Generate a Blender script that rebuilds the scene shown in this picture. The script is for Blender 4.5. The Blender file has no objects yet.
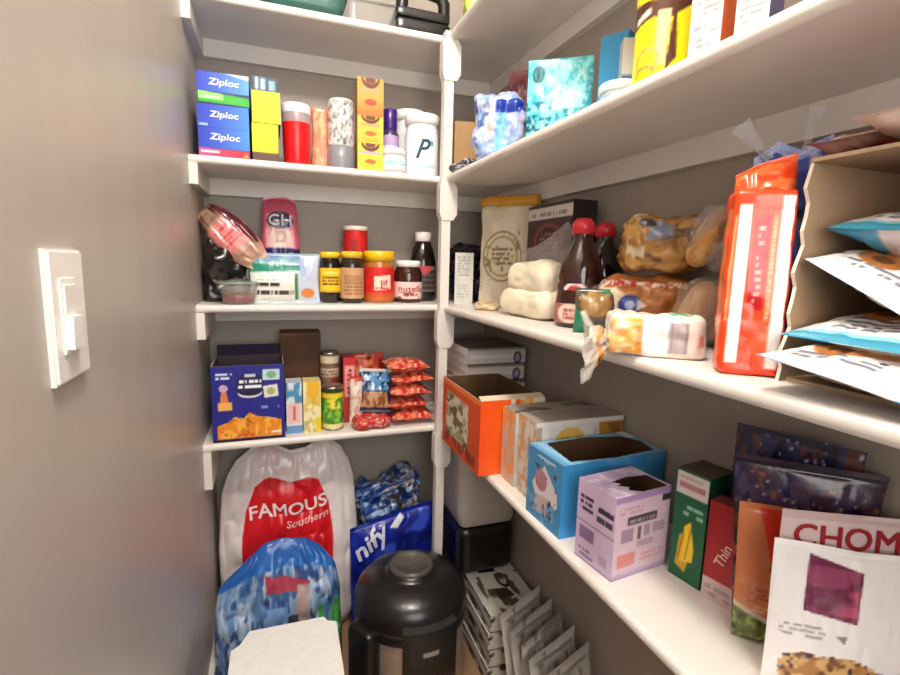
import bpy, math, random
import numpy as np
from mathutils import Matrix, Vector
PI = math.pi
sc = bpy.context.scene
COL = sc.collection
R = math.radians
_rng = np.random.RandomState(7)
_LAT = _rng.rand(64, 64, 64)

def vn(P, f=1.0, seed=0):
    """smooth value noise in 0..1 at an array of points"""
    P = np.asarray(P, float) * f + seed * 7.31 + 100.0
    i = np.floor(P).astype(int); t = P - i; t = t * t * (3 - 2 * t)
    x0, y0, z0 = (i[:, k] % 64 for k in range(3)); x1, y1, z1 = ((i[:, k] + 1) % 64 for k in range(3))
    tx, ty, tz = t[:, 0], t[:, 1], t[:, 2]
    L = _LAT
    a = L[x0, y0, z0] * (1 - tx) + L[x1, y0, z0] * tx
    b = L[x0, y1, z0] * (1 - tx) + L[x1, y1, z0] * tx
    c = L[x0, y0, z1] * (1 - tx) + L[x1, y0, z1] * tx
    d = L[x0, y1, z1] * (1 - tx) + L[x1, y1, z1] * tx
    return (a * (1 - ty) + b * ty) * (1 - tz) + (c * (1 - ty) + d * ty) * tz

def hx(c):
    if isinstance(c, str):
        return np.array([int(c[i:i + 2], 16) / 255 for i in (0, 2, 4)])
    return np.asarray(c, float)

def lin(a):
    a = np.asarray(a, float)
    return np.where(a <= 0.04045, a / 12.92, ((a + 0.055) / 1.055) ** 2.4)

# ------------------------------------------------------------ materials
MATS = {}
SPEC = dict(  # roughness, metallic, alpha, noise strength of bump, bump scale, coat
    paper=(.62, 0, 1, .15, 90, 0), card=(.45, 0, 1, .05, 60, 0), film=(.27, 0, 1, .35, 38, .25),
    plastic=(.3, 0, 1, .03, 60, .1), matte=(.75, 0, 1, .1, 120, 0), foil=(.32, .55, 1, .4, 40, 0),
    metal=(.28, 1, 1, .02, 80, 0), steel=(.42, .75, 1, .02, 80, 0), clear=(.12, 0, .28, .5, 45, .3), haze=(.25, 0, .62, .5, 45, .2),
    glass=(.08, 0, 1, 0, 10, .4), paint=(.38, 0, 1, .03, 30, .1), food=(.55, 0, 1, .3, 160, 0))

def mat(kind):
    if kind in MATS: return MATS[kind]
    ro, me, al, bs, bf, coat = SPEC[kind]
    m = bpy.data.materials.new('print_' + kind); m.use_nodes = True
    nt = m.node_tree; N = nt.nodes; L = nt.links
    p = N['Principled BSDF']
    at = N.new('ShaderNodeAttribute'); at.attribute_name = 'Col'
    tc = N.new('ShaderNodeTexCoord')
    nz = N.new('ShaderNodeTexNoise'); nz.inputs['Scale'].default_value = bf; nz.inputs['Detail'].default_value = 3
    L.new(tc.outputs['Object'], nz.inputs['Vector'])
    mp = N.new('ShaderNodeMapRange'); mp.inputs['To Min'].default_value = .9; mp.inputs['To Max'].default_value = 1.08
    L.new(nz.outputs['Fac'], mp.inputs['Value'])
    mx = N.new('ShaderNodeVectorMath'); mx.operation = 'SCALE'
    L.new(at.outputs['Color'], mx.inputs[0]); L.new(mp.outputs['Result'], mx.inputs['Scale'])
    L.new(mx.outputs['Vector'], p.inputs['Base Color'])
    p.inputs['Roughness'].default_value = ro; p.inputs['Metallic'].default_value = me
    p.inputs['Alpha'].default_value = al; p.inputs['Coat Weight'].default_value = coat
    p.inputs['Coat Roughness'].default_value = .15
    if bs:
        b = N.new('ShaderNodeBump'); b.inputs['Strength'].default_value = bs; b.inputs['Distance'].default_value = .004
        L.new(nz.outputs['Fac'], b.inputs['Height']); L.new(b.outputs['Normal'], p.inputs['Normal'])
    MATS[kind] = m
    return m

def plainmat(name, col, rough, nscale=8, bump=.05, var=.06, stretch=(1, 1, 1), spec=.5):
    m = bpy.data.materials.new(name); m.use_nodes = True
    nt = m.node_tree; N = nt.nodes; L = nt.links; p = N['Principled BSDF']
    tc = N.new('ShaderNodeTexCoord'); mpg = N.new('ShaderNodeMapping'); mpg.inputs['Scale'].default_value = stretch
    nz = N.new('ShaderNodeTexNoise'); nz.inputs['Scale'].default_value = nscale; nz.inputs['Detail'].default_value = 4
    L.new(tc.outputs['Object'], mpg.inputs['Vector']); L.new(mpg.outputs['Vector'], nz.inputs['Vector'])
    cr = N.new('ShaderNodeValToRGB'); c = lin(hx(col))
    cr.color_ramp.elements[0].position = .3; cr.color_ramp.elements[1].position = .7
    cr.color_ramp.elements[0].color = (*(c * (1 - var)), 1); cr.color_ramp.elements[1].color = (*np.minimum(c * (1 + var), 1), 1)
    L.new(nz.outputs['Fac'], cr.inputs['Fac']); L.new(cr.outputs['Color'], p.inputs['Base Color'])
    b = N.new('ShaderNodeBump'); b.inputs['Strength'].default_value = bump; b.inputs['Distance'].default_value = .003
    L.new(nz.outputs['Fac'], b.inputs['Height']); L.new(b.outputs['Normal'], p.inputs['Normal'])
    p.inputs['Roughness'].default_value = rough; p.inputs['Specular IOR Level'].default_value = spec
    return m

# ------------------------------------------------------------ printed designs
def paint(ops, u, v, asp=1.0):
    n = len(u); C = np.ones((n, 3)) * .8; keep = np.ones(n, bool)
    for o in ops:
        k = o[0]
        if k == 'bg': C[:] = hx(o[1])
        elif k == 'r':
            m = (u >= o[1]) & (u <= o[3]) & (v >= o[2]) & (v <= o[4]); C[m] = hx(o[5])
        elif k == 'e':
            m = ((u - o[1]) / o[3]) ** 2 + ((v - o[2]) / o[4]) ** 2 <= 1; C[m] = hx(o[5])
        elif k in ('q', 'hole'):
            pts = o[1]; m = np.zeros(n, bool); j = len(pts) - 1
            for i in range(len(pts)):
                xi, yi = pts[i]; xj, yj = pts[j]
                if yi != yj:
                    m ^= ((yi > v) != (yj > v)) & (u < (xj - xi) * (v - yi) / (yj - yi) + xi)
                j = i
            if k == 'q': C[m] = hx(o[2])
            else: keep &= ~m
        elif k in ('gv', 'gu'):
            m = (u >= o[1]) & (u <= o[3]) & (v >= o[2]) & (v <= o[4])
            t = ((v - o[2]) / (o[4] - o[2]) if k == 'gv' else (u - o[1]) / (o[3] - o[1]))[m][:, None]
            C[m] = hx(o[5]) * (1 - t) + hx(o[6]) * t
        elif k == 'n':   # blotches: u0 v0 u1 v1 fu fv seed threshold colour
            m = (u >= o[1]) & (u <= o[3]) & (v >= o[2]) & (v <= o[4])
            P = np.stack([u * o[5], v * o[6], np.zeros(n)], 1)
            q = vn(P, 1, o[7]) * .6 + vn(P, 2.3, o[7] + 3) * .4
            a = (np.clip((q - o[8] + .05) / .1, 0, 1) * m)[:, None]; C = C * (1 - a) + hx(o[9]) * a
        elif k == 'd':   # rows of small illegible print: u0 v0 u1 v1 rows seed colour
            m = (u >= o[1]) & (u <= o[3]) & (v >= o[2]) & (v <= o[4])
            row = (v - o[2]) / (o[4] - o[2]) * o[5]
            P = np.stack([u * 40 * asp + o[6], np.floor(row) * 5.7, np.zeros(n)], 1)
            m &= ((row % 1) < .6) & (vn(P, 1, o[6]) > .38); C[m] = hx(o[7])
    return C, keep

TXT = {}
def text2d(s, bold=0):
    if s in TXT: return TXT[s]
    cu = bpy.data.curves.new('lettering', 'FONT'); cu.body = s; cu.resolution_u = 3; cu.offset = bold
    o = bpy.data.objects.new('lettering', cu); COL.objects.link(o)
    bpy.context.view_layer.update()
    me = o.to_mesh(); me.calc_loop_triangles()
    V = np.array([vv.co[:2] for vv in me.vertices]).reshape(-1, 2)
    F = [tuple(t.vertices) for t in me.loop_triangles]
    o.to_mesh_clear(); COL.objects.unlink(o); bpy.data.objects.remove(o); bpy.data.curves.remove(cu)
    V = V - V.min(0); V = V / max(V[:, 1].max(), 1e-6)
    TXT[s] = (V, F)
    return V, F

class MB:
    def __init__(s):
        s.V = []; s.F = []; s.C = []; s.M = []; s.S = []; s.n = 0; s.mats = []
    def mi(s, k):
        if k not in s.mats: s.mats.append(k)
        return s.mats.index(k)
    def add(s, V, F, C, m='card', smooth=False):
        V = np.asarray(V, float).reshape(-1, 3); F = np.asarray(F, int)
        if len(F) == 0: return
        s.V.append(V); s.F.append(F + s.n); s.n += len(V)
        C = np.asarray(hx(C) if isinstance(C, str) else C, float)
        if C.ndim == 1: C = np.tile(C, (len(F), 1))
        if C.ndim == 2: C = np.repeat(C[:, None, :], F.shape[1], 1)
        s.C.append(C); s.M.append(np.full(len(F), s.mi(m))); s.S.append(np.full(len(F), smooth))
    def surf(s, S, W, H, ops, m='card', res=.003, smooth=False, nmin=(1, 1), off=.0006, tdiv=0):
        if isinstance(ops, str): ops = [('bg', ops)]
        plain = len([o for o in ops if o[0] not in ('bg', 't')]) == 0
        nu = max(nmin[0], 1 if plain else min(220, int(W / res))); nv = max(nmin[1], 1 if plain else min(220, int(H / res)))
        a = np.linspace(0, 1, nu + 1); b = np.linspace(0, 1, nv + 1)
        uu, vv = np.meshgrid(a, b); P = S(uu.ravel(), vv.ravel())
        idx = np.arange((nu + 1) * (nv + 1)).reshape(nv + 1, nu + 1)
        F = np.stack([idx[:-1, :-1], idx[:-1, 1:], idx[1:, 1:], idx[1:, :-1]], -1).reshape(-1, 4)
        cu, cv = np.meshgrid((a[:-1] + a[1:]) / 2, (b[:-1] + b[1:]) / 2)
        _, keep = paint([o for o in ops if o[0] in ('bg', 'hole')], cu.ravel(), cv.ravel(), W / H)
        Cv = 0
        for du, dv in ((0, 0),) if plain else ((-.3, -.15), (.15, -.3), (.3, .15), (-.15, .3)):
            Cv = Cv + paint(ops, np.clip(uu.ravel() + du / nu, .001, .999), np.clip(vv.ravel() + dv / nv, .001, .999), W / H)[0]
        if not plain: Cv = Cv / 4
        s.add(P, F[keep], Cv[F[keep]], m, smooth)
        for o in ops:
            if o[0] != 't': continue
            _, st, u0, v0, h, c = o[:6]; rot = R(o[6]) if len(o) > 6 else 0; xs = o[7] if len(o) > 7 else 1.0; sl = o[8] if len(o) > 8 else 0
            V, T = text2d(st); T = np.array(T); V = V.copy()
            for _ in range(tdiv):
                n = len(V); A, B, Cc = V[T[:, 0]], V[T[:, 1]], V[T[:, 2]]; k = len(T)
                V = np.vstack([V, (A + B) / 2, (B + Cc) / 2, (Cc + A) / 2]); i = np.arange(k)
                ab, bc, ca = n + i, n + k + i, n + 2 * k + i
                T = np.vstack([np.stack(q, 1) for q in ((T[:, 0], ab, ca), (ab, T[:, 1], bc), (ca, bc, T[:, 2]), (ab, bc, ca))])
            x = (V[:, 0] - V[:, 0].max() / 2) * h * xs; y = (V[:, 1] - .5) * h; x = x + sl * y
            x, y = x * math.cos(rot) - y * math.sin(rot), x * math.sin(rot) + y * math.cos(rot)
            e = .004
            for bx, by in ((-1, -1), (1, -1), (1, 1), (-1, 1)):   # four offset strokes make the lettering bold
                u = u0 + (x + bx * .022 * h) / W; v = v0 + (y + by * .022 * h) / H
                P = S(u, v); N = np.cross(S(u + e, v) - S(u - e, v), S(u, v + e) - S(u, v - e))
                N /= np.maximum(np.linalg.norm(N, axis=1, keepdims=True), 1e-9)
                s.add(P + N * off * (1 + .05 * (bx + 2 * by)), T, c, m, smooth)
    def panel(s, o, U, Vv, ops, m='card', res=.003):
        o, U, Vv = (np.array(q, float) for q in (o, U, Vv))
        s.surf(lambda u, v: o + u[:, None] * U + v[:, None] * Vv, np.linalg.norm(U), np.linalg.norm(Vv), ops, m, res)
    def box(s, x0, x1, y0, y1, z0, z1, c='cccccc', m='card', f=None, r=None, l=None, t=None, b=None, d=None, skip='', res=.003):
        w, dd, h = x1 - x0, y1 - y0, z1 - z0
        for k, o, U, Vv, op in (('f', (x0, y0, z0), (w, 0, 0), (0, 0, h), f), ('r', (x1, y0, z0), (0, dd, 0), (0, 0, h), r),
                                ('b', (x1, y1, z0), (-w, 0, 0), (0, 0, h), b), ('l', (x0, y1, z0), (0, -dd, 0), (0, 0, h), l),
                                ('t', (x0, y0, z1), (w, 0, 0), (0, dd, 0), t), ('d', (x0, y1, z0), (w, 0, 0), (0, -dd, 0), d)):
            if k not in skip: s.panel(o, U, Vv, op or c, m, res)
    def lathe(s, prof, cols, m='plastic', n=32, c=(0, 0, 0)):
        """profile of (r, z); cols: one colour or one per segment"""
        prof = np.array(prof, float); a = np.arange(n) / n * 2 * PI; k = len(prof)
        V = np.stack([np.outer(prof[:, 0], np.cos(a)), np.outer(prof[:, 0], np.sin(a)), np.outer(prof[:, 1], np.ones(n))], -1).reshape(-1, 3) + np.array(c)
        i = np.arange(k - 1)[:, None] * n + np.arange(n)[None, :]; j = np.arange(k - 1)[:, None] * n + (np.arange(n)[None, :] + 1) % n
        F = np.stack([i, j, j + n, i + n], -1).reshape(-1, 4)
        if isinstance(cols, str): cols = [cols] * (k - 1)
        C = np.repeat(np.array([hx(q) for q in cols]), n, 0)
        s.add(V, F, C, m, True)
    def label(s, r, z0, z1, ops, m='paper', span=360, r1=None, res=.003, tdiv=1, c=(0, 0)):
        r1 = r1 or r; sp = R(span)
        def S(u, v):
            a = -PI / 2 + (u - .5) * sp; rr = r + (r1 - r) * v
            return np.stack([c[0] + rr * np.cos(a), c[1] + rr * np.sin(a), z0 + v * (z1 - z0)], 1)
        s.surf(S, r * sp, z1 - z0, ops, m, res, True, (max(8, int(span / 10)), 1), .0006, tdiv)
    def rbox(s, w, d, h, r, ops=None, c='cccccc', m='film', n=14, amp=0., f=25., seed=0, loc=(0, 0, 0), taper=0., res=None, f2=0.):
        """rounded, optionally crumpled box with base at z=0; ops: dict of face key -> design"""
        ops = ops or {}; H = np.array([w, d, h]) / 2; r = min(r, *H) * .999; L = np.array(loc, float)
        def Sf(o, U, Vv):
            o, U, Vv = (np.array(q, float) for q in (o, U, Vv))
            def S(u, v):
                P = (o + u[:, None] * U + v[:, None] * Vv) * H
                I = np.clip(P, -(H - r), H - r); D = P - I; ln = np.linalg.norm(D, axis=1, keepdims=True)
                D = D / np.maximum(ln, 1e-9); Q = I + D * r
                if amp:
                    k = vn(Q, f, seed) - .5 + .5 * (np.abs(vn(Q, f * 2.1, seed + 5) - .5) * 2 - .4)
                    Q = Q + D * (amp * k)[:, None] * 2
                if taper:
                    t = 1 - taper * (Q[:, 2] + H[2]) / (2 * H[2]); Q[:, 0] *= t; Q[:, 1] *= t
                Q[:, 2] = np.maximum(Q[:, 2], -H[2]) + H[2]
                return Q + L
            return S
        for k, o, U, Vv, W, Hh in (('f', (-1, -1, -1), (2, 0, 0), (0, 0, 2), w, h), ('r', (1, -1, -1), (0, 2, 0), (0, 0, 2), d, h),
                                   ('b', (1, 1, -1), (-2, 0, 0), (0, 0, 2), w, h), ('l', (-1, 1, -1), (0, -2, 0), (0, 0, 2), d, h),
                                   ('t', (-1, -1, 1), (2, 0, 0), (0, 2, 0), w, d), ('d', (-1, 1, -1), (2, 0, 0), (0, -2, 0), w, d)):
            op = ops.get(k, ops.get('all', c))
            s.surf(Sf(o, U, Vv), W, Hh, op, m, res or .003, True, (n, n), .001, 1)
    def pillow(s, w, h, t, front, back=None, m='film', kind='pillow', seal=.06, amp=.004, f=28., seed=0, n=26, res=.003, bow=0., tdiv=1, pin=.05, wf=None, tf=None):
        """filled bag standing on z=0, front towards -y"""
        def bul(u, v):
            e = np.clip(1 - np.abs(2 * u - 1) ** 2.6, 0, 1) ** .6
            if kind == 'pillow': k = np.sin(PI * np.clip((v - seal) / (1 - 2 * seal), 0, 1)) ** .55
            else: k = np.clip(v / .07, 0, 1) ** .5 * np.clip((1 - seal - v) / (1 - seal), 0, 1) ** .5
            return e * k
        def mkS(sg):
            def S(u, v):
                u = np.clip(u, 0, 1); v = np.clip(v, 0, 1)
                uu = u if sg < 0 else 1 - u; b = bul(uu, v)
                x = (uu - .5) * w * (1 - pin * np.sin(PI * v) * (1 if kind == 'pillow' else .4))
                z = v * h; y = sg * t / 2 * b
                if wf is not None: x = x * np.interp(v, wf[0], wf[1])
                if tf is not None: z = z * (1 + (np.interp(uu, tf[0], tf[1]) - 1) * v)
                P = np.stack([x, y, z], 1)
                q = np.stack([uu * w, v * h, np.full_like(u, 3. * sg)], 1)
                k = (vn(q, f, seed) - .5) + .7 * (np.abs(vn(q * np.array([1.8, .7, 1]), f * 1.7, seed + 9) - .5) * 2 - .4)
                P[:, 1] += sg * amp * k * np.clip(b * 3, 0, 1)
                q2 = np.stack([uu * w, v * h, np.zeros_like(u)], 1)
                P[:, 1] += amp * 1.6 * (vn(q2, f * .6, seed + 4) - .5) + bow * np.sin(PI * v) 
                return P
            return S
        s.surf(mkS(-1), w, h, front, m, res, True, (n, n), .0012, tdiv)
        s.surf(mkS(1), w, h, back or front, m, res * 2, True, (n, n), .0012, tdiv)
    def tube(s, pts, r, c, m='plastic', n=10):
        pts = [np.array(p, float) for p in pts]; V = []; k = len(pts)
        up = None
        for i, p in enumerate(pts):
            t = pts[min(i + 1, k - 1)] - pts[max(i - 1, 0)]; t /= np.linalg.norm(t)
            if up is None:
                up = np.array([0, 0, 1.]) if abs(t[2]) < .9 else np.array([1., 0, 0])
            a = up - t * (up @ t); a /= np.linalg.norm(a); up = a; b = np.cross(t, a)
            rr = r[i] if isinstance(r, (list, tuple)) else r
            for q in range(n):
                an = 2 * PI * q / n; V.append(p + rr * (a * math.cos(an) + b * math.sin(an)))
        F = [(i * n + q, i * n + (q + 1) % n, (i + 1) * n + (q + 1) % n, (i + 1) * n + q) for i in range(k - 1) for q in range(n)]
        V += [pts[0], pts[-1]]
        s.add(V, F, c, m, True)
        s.add(V, [(len(V) - 2, (q + 1) % n, q) for q in range(n)] + [(len(V) - 1, (k - 1) * n + q, (k - 1) * n + (q + 1) % n) for q in range(n)], c, m, True)
    def prism(s, poly, y0, y1, c, m='paint'):
        """polygon in x,z extruded along y"""
        k = len(poly); V = [(x, y0, z) for x, z in poly] + [(x, y1, z) for x, z in poly]
        s.V.append(np.array(V, float)); base = s.n; s.n += 2 * k
        s.F.append(np.array([(base + i, base + (i + 1) % k, base + k + (i + 1) % k, base + k + i) for i in range(k)]))
        s.C.append(np.tile(hx(c), (k, 4, 1))); s.M.append(np.full(k, s.mi(m))); s.S.append(np.full(k, False))
        cen0 = np.mean(np.array(V[:k]), 0); cen1 = np.mean(np.array(V[k:]), 0)
        s.add(V + [cen0, cen1], [(2 * k, (i + 1) % k, i) for i in range(k)] + [(2 * k + 1, k + i, k + (i + 1) % k) for i in range(k)], c, m)
    def build(s, name, parent=None, loc=None, rz=0., M=None, material=None):
        me = bpy.data.meshes.new(name)
        V = np.vstack(s.V); nf = sum(len(f) for f in s.F)
        sizes = np.concatenate([np.full(len(f), f.shape[1]) for f in s.F]); loops = np.concatenate([f.ravel() for f in s.F])
        me.vertices.add(len(V)); me.vertices.foreach_set('co', V.ravel())
        me.loops.add(len(loops)); me.loops.foreach_set('vertex_index', loops.astype(np.int32))
        me.polygons.add(nf); st = np.concatenate([[0], np.cumsum(sizes)[:-1]])
        me.polygons.foreach_set('loop_start', st.astype(np.int32))
        me.update(calc_edges=True); me.validate()
        me.polygons.foreach_set('material_index', np.concatenate(s.M).astype(np.int32))
        me.polygons.foreach_set('use_smooth', np.concatenate(s.S))
        C = lin(np.clip(np.vstack([q.reshape(-1, 3) for q in s.C]), 0, 1)); C = np.hstack([C, np.ones((len(C), 1))])
        at = me.color_attributes.new('Col', 'FLOAT_COLOR', 'CORNER')
        at.data.foreach_set('color', C.ravel().astype(np.float32))
        for k in s.mats: me.materials.append(material or mat(k))
        o = bpy.data.objects.new(name, me); COL.objects.link(o)
        if parent: o.parent = parent
        if M is not None: o.matrix_basis = M
        elif loc is not None: o.location = loc; o.rotation_euler = (0, 0, R(rz))
        return o

def tag(o, label, cat, group=None):
    o['label'] = label; o['category'] = cat
    if group: o['group'] = group
    return o

def thing(name, label, cat, loc=(0, 0, 0), rz=0., group=None, M=None):
    o = bpy.data.objects.new(name, None); o.empty_display_size = .03; COL.objects.link(o)
    if M is not None: o.matrix_basis = M
    else: o.location = loc; o.rotation_euler = (0, 0, R(rz))
    return tag(o, label, cat, group)

def solo(name, mb, label, cat, loc=(0, 0, 0), rz=0., group=None, M=None):
    return tag(mb.build(name, None, loc, rz, M), label, cat, group)

def front(A, B, d, z):
    """placement (loc, rz, w) of a thing whose front edge runs A..B on the ground plan"""
    A, B = np.array(A, float), np.array(B, float); D = B - A; w = np.linalg.norm(D); t = D / w
    c = (A + B) / 2 + np.array([-t[1], t[0]]) * d / 2
    return (c[0], c[1], z), math.degrees(math.atan2(t[1], t[0])), w

def place(loc, rz=0, rx=0, ry=0):
    return Matrix.Translation(loc) @ Matrix.Rotation(R(rz), 4, 'Z') @ Matrix.Rotation(R(ry), 4, 'Y') @ Matrix.Rotation(R(rx), 4, 'X')

def carton(name, label, cat, A, B, d, h, z, c, f=None, r=None, l=None, t=None, b=None, opened=None, inner='7a5a3c', group=None, flaps=(), res=.003, m='card', torn=None, fill=None):
    """cardboard carton; opened: None, 'top' or 'front'. flaps: list of (side, length, angle, colour)"""
    loc, rz, w = front(A, B, d, z); x, y = w / 2, d / 2; e = .0022
    mb = MB()
    if opened is None:
        mb.box(-x, x, -y, y, 0, h, c, m, f=f, r=r, l=l, t=t, b=b, res=res)
    elif opened == 'top':
        mb.box(-x, x, -y, y, 0, h, c, m, f=f, r=r, l=l, b=b, skip='t', res=res)
        k = fill if fill else .004
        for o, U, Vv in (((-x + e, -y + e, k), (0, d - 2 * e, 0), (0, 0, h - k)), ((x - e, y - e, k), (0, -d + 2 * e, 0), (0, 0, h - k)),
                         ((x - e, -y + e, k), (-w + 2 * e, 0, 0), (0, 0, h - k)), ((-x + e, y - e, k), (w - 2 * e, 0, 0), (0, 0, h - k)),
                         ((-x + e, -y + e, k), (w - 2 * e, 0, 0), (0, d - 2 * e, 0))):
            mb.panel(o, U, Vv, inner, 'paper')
        for x0, x1, y0, y1 in ((-x, x, -y, -y + e), (-x, x, y - e, y), (-x, -x + e, -y, y), (x - e, x, -y, y)):
            mb.panel((x0, y0, h), (x1 - x0, 0, 0), (0, y1 - y0, 0), 'c0a888', 'paper')
        if torn:
            mb.panel((-x, -y, h + .0004), (w, 0, 0), (0, d, 0), torn, m, res)
            mb.panel((-x, y, h - .0006), (w, 0, 0), (0, -d, 0), [('bg', inner)] + [('hole', [(p[0], 1 - p[1]) for p in o[1]]) for o in torn if o[0] == 'hole'], 'paper', res)
    else:
        mb.box(-x, x, -y, y, 0, h, c, m, r=r, l=l, t=t, b=b, skip='f', res=res)
        mb.box(-x + e, x - e, -y, y - e, e, h - e, inner, 'paper', skip='f')
        for x0, x1, z0, z1 in ((-x, x, 0, e), (-x, x, h - e, h), (-x, -x + e, 0, h), (x - e, x, 0, h)):
            mb.panel((x0, -y, z0), (x1 - x0, 0, 0), (0, 0, z1 - z0), 'b09468', 'paper')
    if not flaps:
        return solo(name, mb, label, cat, loc, rz, group)
    T = thing(name, label, cat, loc, rz, group)
    mb.build('carton_body', T)
    for side, ln, ang, col in flaps:
        fb = MB(); W = w if side in 'fb' else d
        fb.box(-W / 2 + .002, W / 2 - .002, 0, .0018, 0, ln, col, 'paper')
        a = {'f': (0, -y), 'b': (180, y), 'l': (-90, -x), 'r': (90, x)}[side]
        off = {'f': (0, -y, h), 'b': (0, y, h), 'l': (-x, 0, h), 'r': (x, 0, h)}[side]
        Mx = Matrix.Translation(off) @ Matrix.Rotation(R(a[0]), 4, 'Z') @ Matrix.Rotation(R(ang), 4, 'X')
        fb.build('flap', T, M=Mx)
    return T

def jar(name, label, cat, loc, r, h, body, lid, lid_h, ops=None, lz=None, m='glass', lid_r=None, neck=None, labm='paper', group=None, span=360, rz=0, ridge=True):
    T = thing(name, label, cat, loc, rz, group)
    bh = h - lid_h; nk = neck or r * .86; lr = lid_r or nk + .003
    b = MB(); b.lathe([(0, 0), (r * .9, 0), (r, .006), (r, bh - .022), (r * .97, bh - .012), (nk, bh - .002), (nk, bh + .004), (0, bh + .004)], body, m)
    b.build('jar_body', T)
    k = MB(); k.lathe([(0, bh + .001), (lr, bh + .001), (lr, h - .003), (lr - .003, h), (0, h)], lid, 'plastic'); k.build('lid', T)
    if ops:
        z0, z1 = lz or (.01, bh - .026); q = MB(); q.label(r + .0006, z0, z1, ops, labm, span); q.build('label', T)
    return T
# ============================================================ the room
FZ = .08            # floor level
YF, XF, XR = -.248, .64, .89      # front edge of back shelves, of right shelves, right wall
LEV = [1.831, 1.464, 1.102, .737]  # undersides of the four shelf levels
TH = .02
T1, T2, T3, T4 = (q + TH for q in LEV)
YN = -1.72
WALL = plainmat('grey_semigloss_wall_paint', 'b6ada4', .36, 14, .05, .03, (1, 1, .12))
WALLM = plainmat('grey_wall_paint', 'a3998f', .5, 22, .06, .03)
WHITE = plainmat('white_shelf_paint', 'e2dcd5', .36, 12, .03, .02)
CEIL = plainmat('ceiling_paint', 'efece6', .8, 40, .1, .02)
def wood_floor():
    m = bpy.data.materials.new('tan_wood_floor'); m.use_nodes = True; N = m.node_tree.nodes; L = m.node_tree.links; p = N['Principled BSDF']
    tc = N.new('ShaderNodeTexCoord'); br = N.new('ShaderNodeTexBrick'); mp = N.new('ShaderNodeMapping'); mp.inputs['Rotation'].default_value = (0, 0, R(90))
    L.new(tc.outputs['Object'], mp.inputs['Vector']); L.new(mp.outputs['Vector'], br.inputs['Vector'])
    br.inputs['Scale'].default_value = 1; br.inputs['Brick Width'].default_value = .9; br.inputs['Row Height'].default_value = .13; br.inputs['Mortar Size'].default_value = .002
    br.inputs['Color1'].default_value = (*lin(hx('b8946a')), 1); br.inputs['Color2'].default_value = (*lin(hx('a98460')), 1); br.inputs['Mortar'].default_value = (*lin(hx('6a5038')), 1)
    nz = N.new('ShaderNodeTexNoise'); nz.inputs['Scale'].default_value = 9; m2 = N.new('ShaderNodeMapping'); m2.inputs['Scale'].default_value = (8, .6, 1)
    L.new(tc.outputs['Object'], m2.inputs['Vector']); L.new(m2.outputs['Vector'], nz.inputs['Vector'])
    mx = N.new('ShaderNodeMixRGB'); mx.blend_type = 'MULTIPLY'; mx.inputs['Fac'].default_value = .35
    L.new(br.outputs['Color'], mx.inputs['Color1']); L.new(nz.outputs['Color'], mx.inputs['Color2']); L.new(mx.outputs['Color'], p.inputs['Base Color'])
    p.inputs['Roughness'].default_value = .45
    return m
FLOOR = wood_floor()
def struct(name, x0, x1, y0, y1, z0, z1, m):
    b = MB(); b.box(x0, x1, y0, y1, z0, z1, 'cccccc', 'paint'); o = b.build(name, material=m); o['kind'] = 'structure'; return o
struct('floor', -.1, 1.0, YN - .1, .1, FZ - .06, FZ, FLOOR)
struct('ceiling', -.1, 1.0, YN - .1, .1, 2.48, 2.54, CEIL)
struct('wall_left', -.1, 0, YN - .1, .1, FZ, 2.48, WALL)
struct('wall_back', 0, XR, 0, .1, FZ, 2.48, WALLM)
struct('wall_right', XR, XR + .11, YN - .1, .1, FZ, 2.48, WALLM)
b = MB(); b.box(.72, XR, YN - .1, YN, FZ, 2.48, 'cccccc'); b.box(0, .72, YN - .1, YN, 2.12, 2.48, 'cccccc'); o = b.build('wall_front', material=WALLM); o['kind'] = 'structure'
struct('baseboard_left', 0, .014, YN, -.014, FZ, FZ + .1, WHITE)
struct('baseboard_back', 0, XR, -.014, 0, FZ, FZ + .1, WHITE)
struct('baseboard_right', XR - .014, XR, YN, -.014, FZ, FZ + .1, WHITE)

def board(x0, x1, y0, y1, z, lip):
    """board with one rounded long edge ('f' towards -y or 'l' towards -x)"""
    b = MB(); r = .009; n = 6
    if lip == 'f': a0, a1 = y0, y1
    else: a0, a1 = x0, x1
    P = [(a1, z), (a1, z + TH)]
    for i in range(n + 1):
        t = PI / 2 + i * (PI / 2) / n; P.append((a0 + r + r * math.cos(t), z + TH - r + r * math.sin(t)))
    for i in range(n + 1):
        t = PI + i * (PI / 2) / n; P.append((a0 + r + r * math.cos(t), z + r + r * math.sin(t)))
    k = len(P)
    if lip == 'f': V = [(x0, p, q) for p, q in P] + [(x1, p, q) for p, q in P]
    else: V = [(p, y0, q) for p, q in P] + [(p, y1, q) for p, q in P]
    F = [(i, (i + 1) % k, k + (i + 1) % k, k + i) for i in range(k)]
    b.add(V, F, 'f0ece6', 'paint', False)
    c0 = np.mean(np.array(V[:k]), 0); c1 = np.mean(np.array(V[k:]), 0)
    b.add(V + [c0, c1], [(2 * k, (i + 1) % k, i) for i in range(k)] + [(2 * k + 1, k + i, k + (i + 1) % k) for i in range(k)], 'f0ece6', 'paint')
    return b
names = ['topmost', 'second', 'third', 'lowest']
holds = [('top back shelf above the zip bag boxes', 'top right shelf, seen from below in the upper corner'),
         ('back shelf carrying the zip bag boxes and white tubs', 'long right shelf carrying the yellow drink powder can'),
         ('back shelf carrying the jars and pink sugar bag', 'long right shelf carrying the bread and bagels'),
         ('back shelf carrying the blue fries carton', 'lowest right shelf carrying the blue and lavender cartons')]
CH = .046
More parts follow.
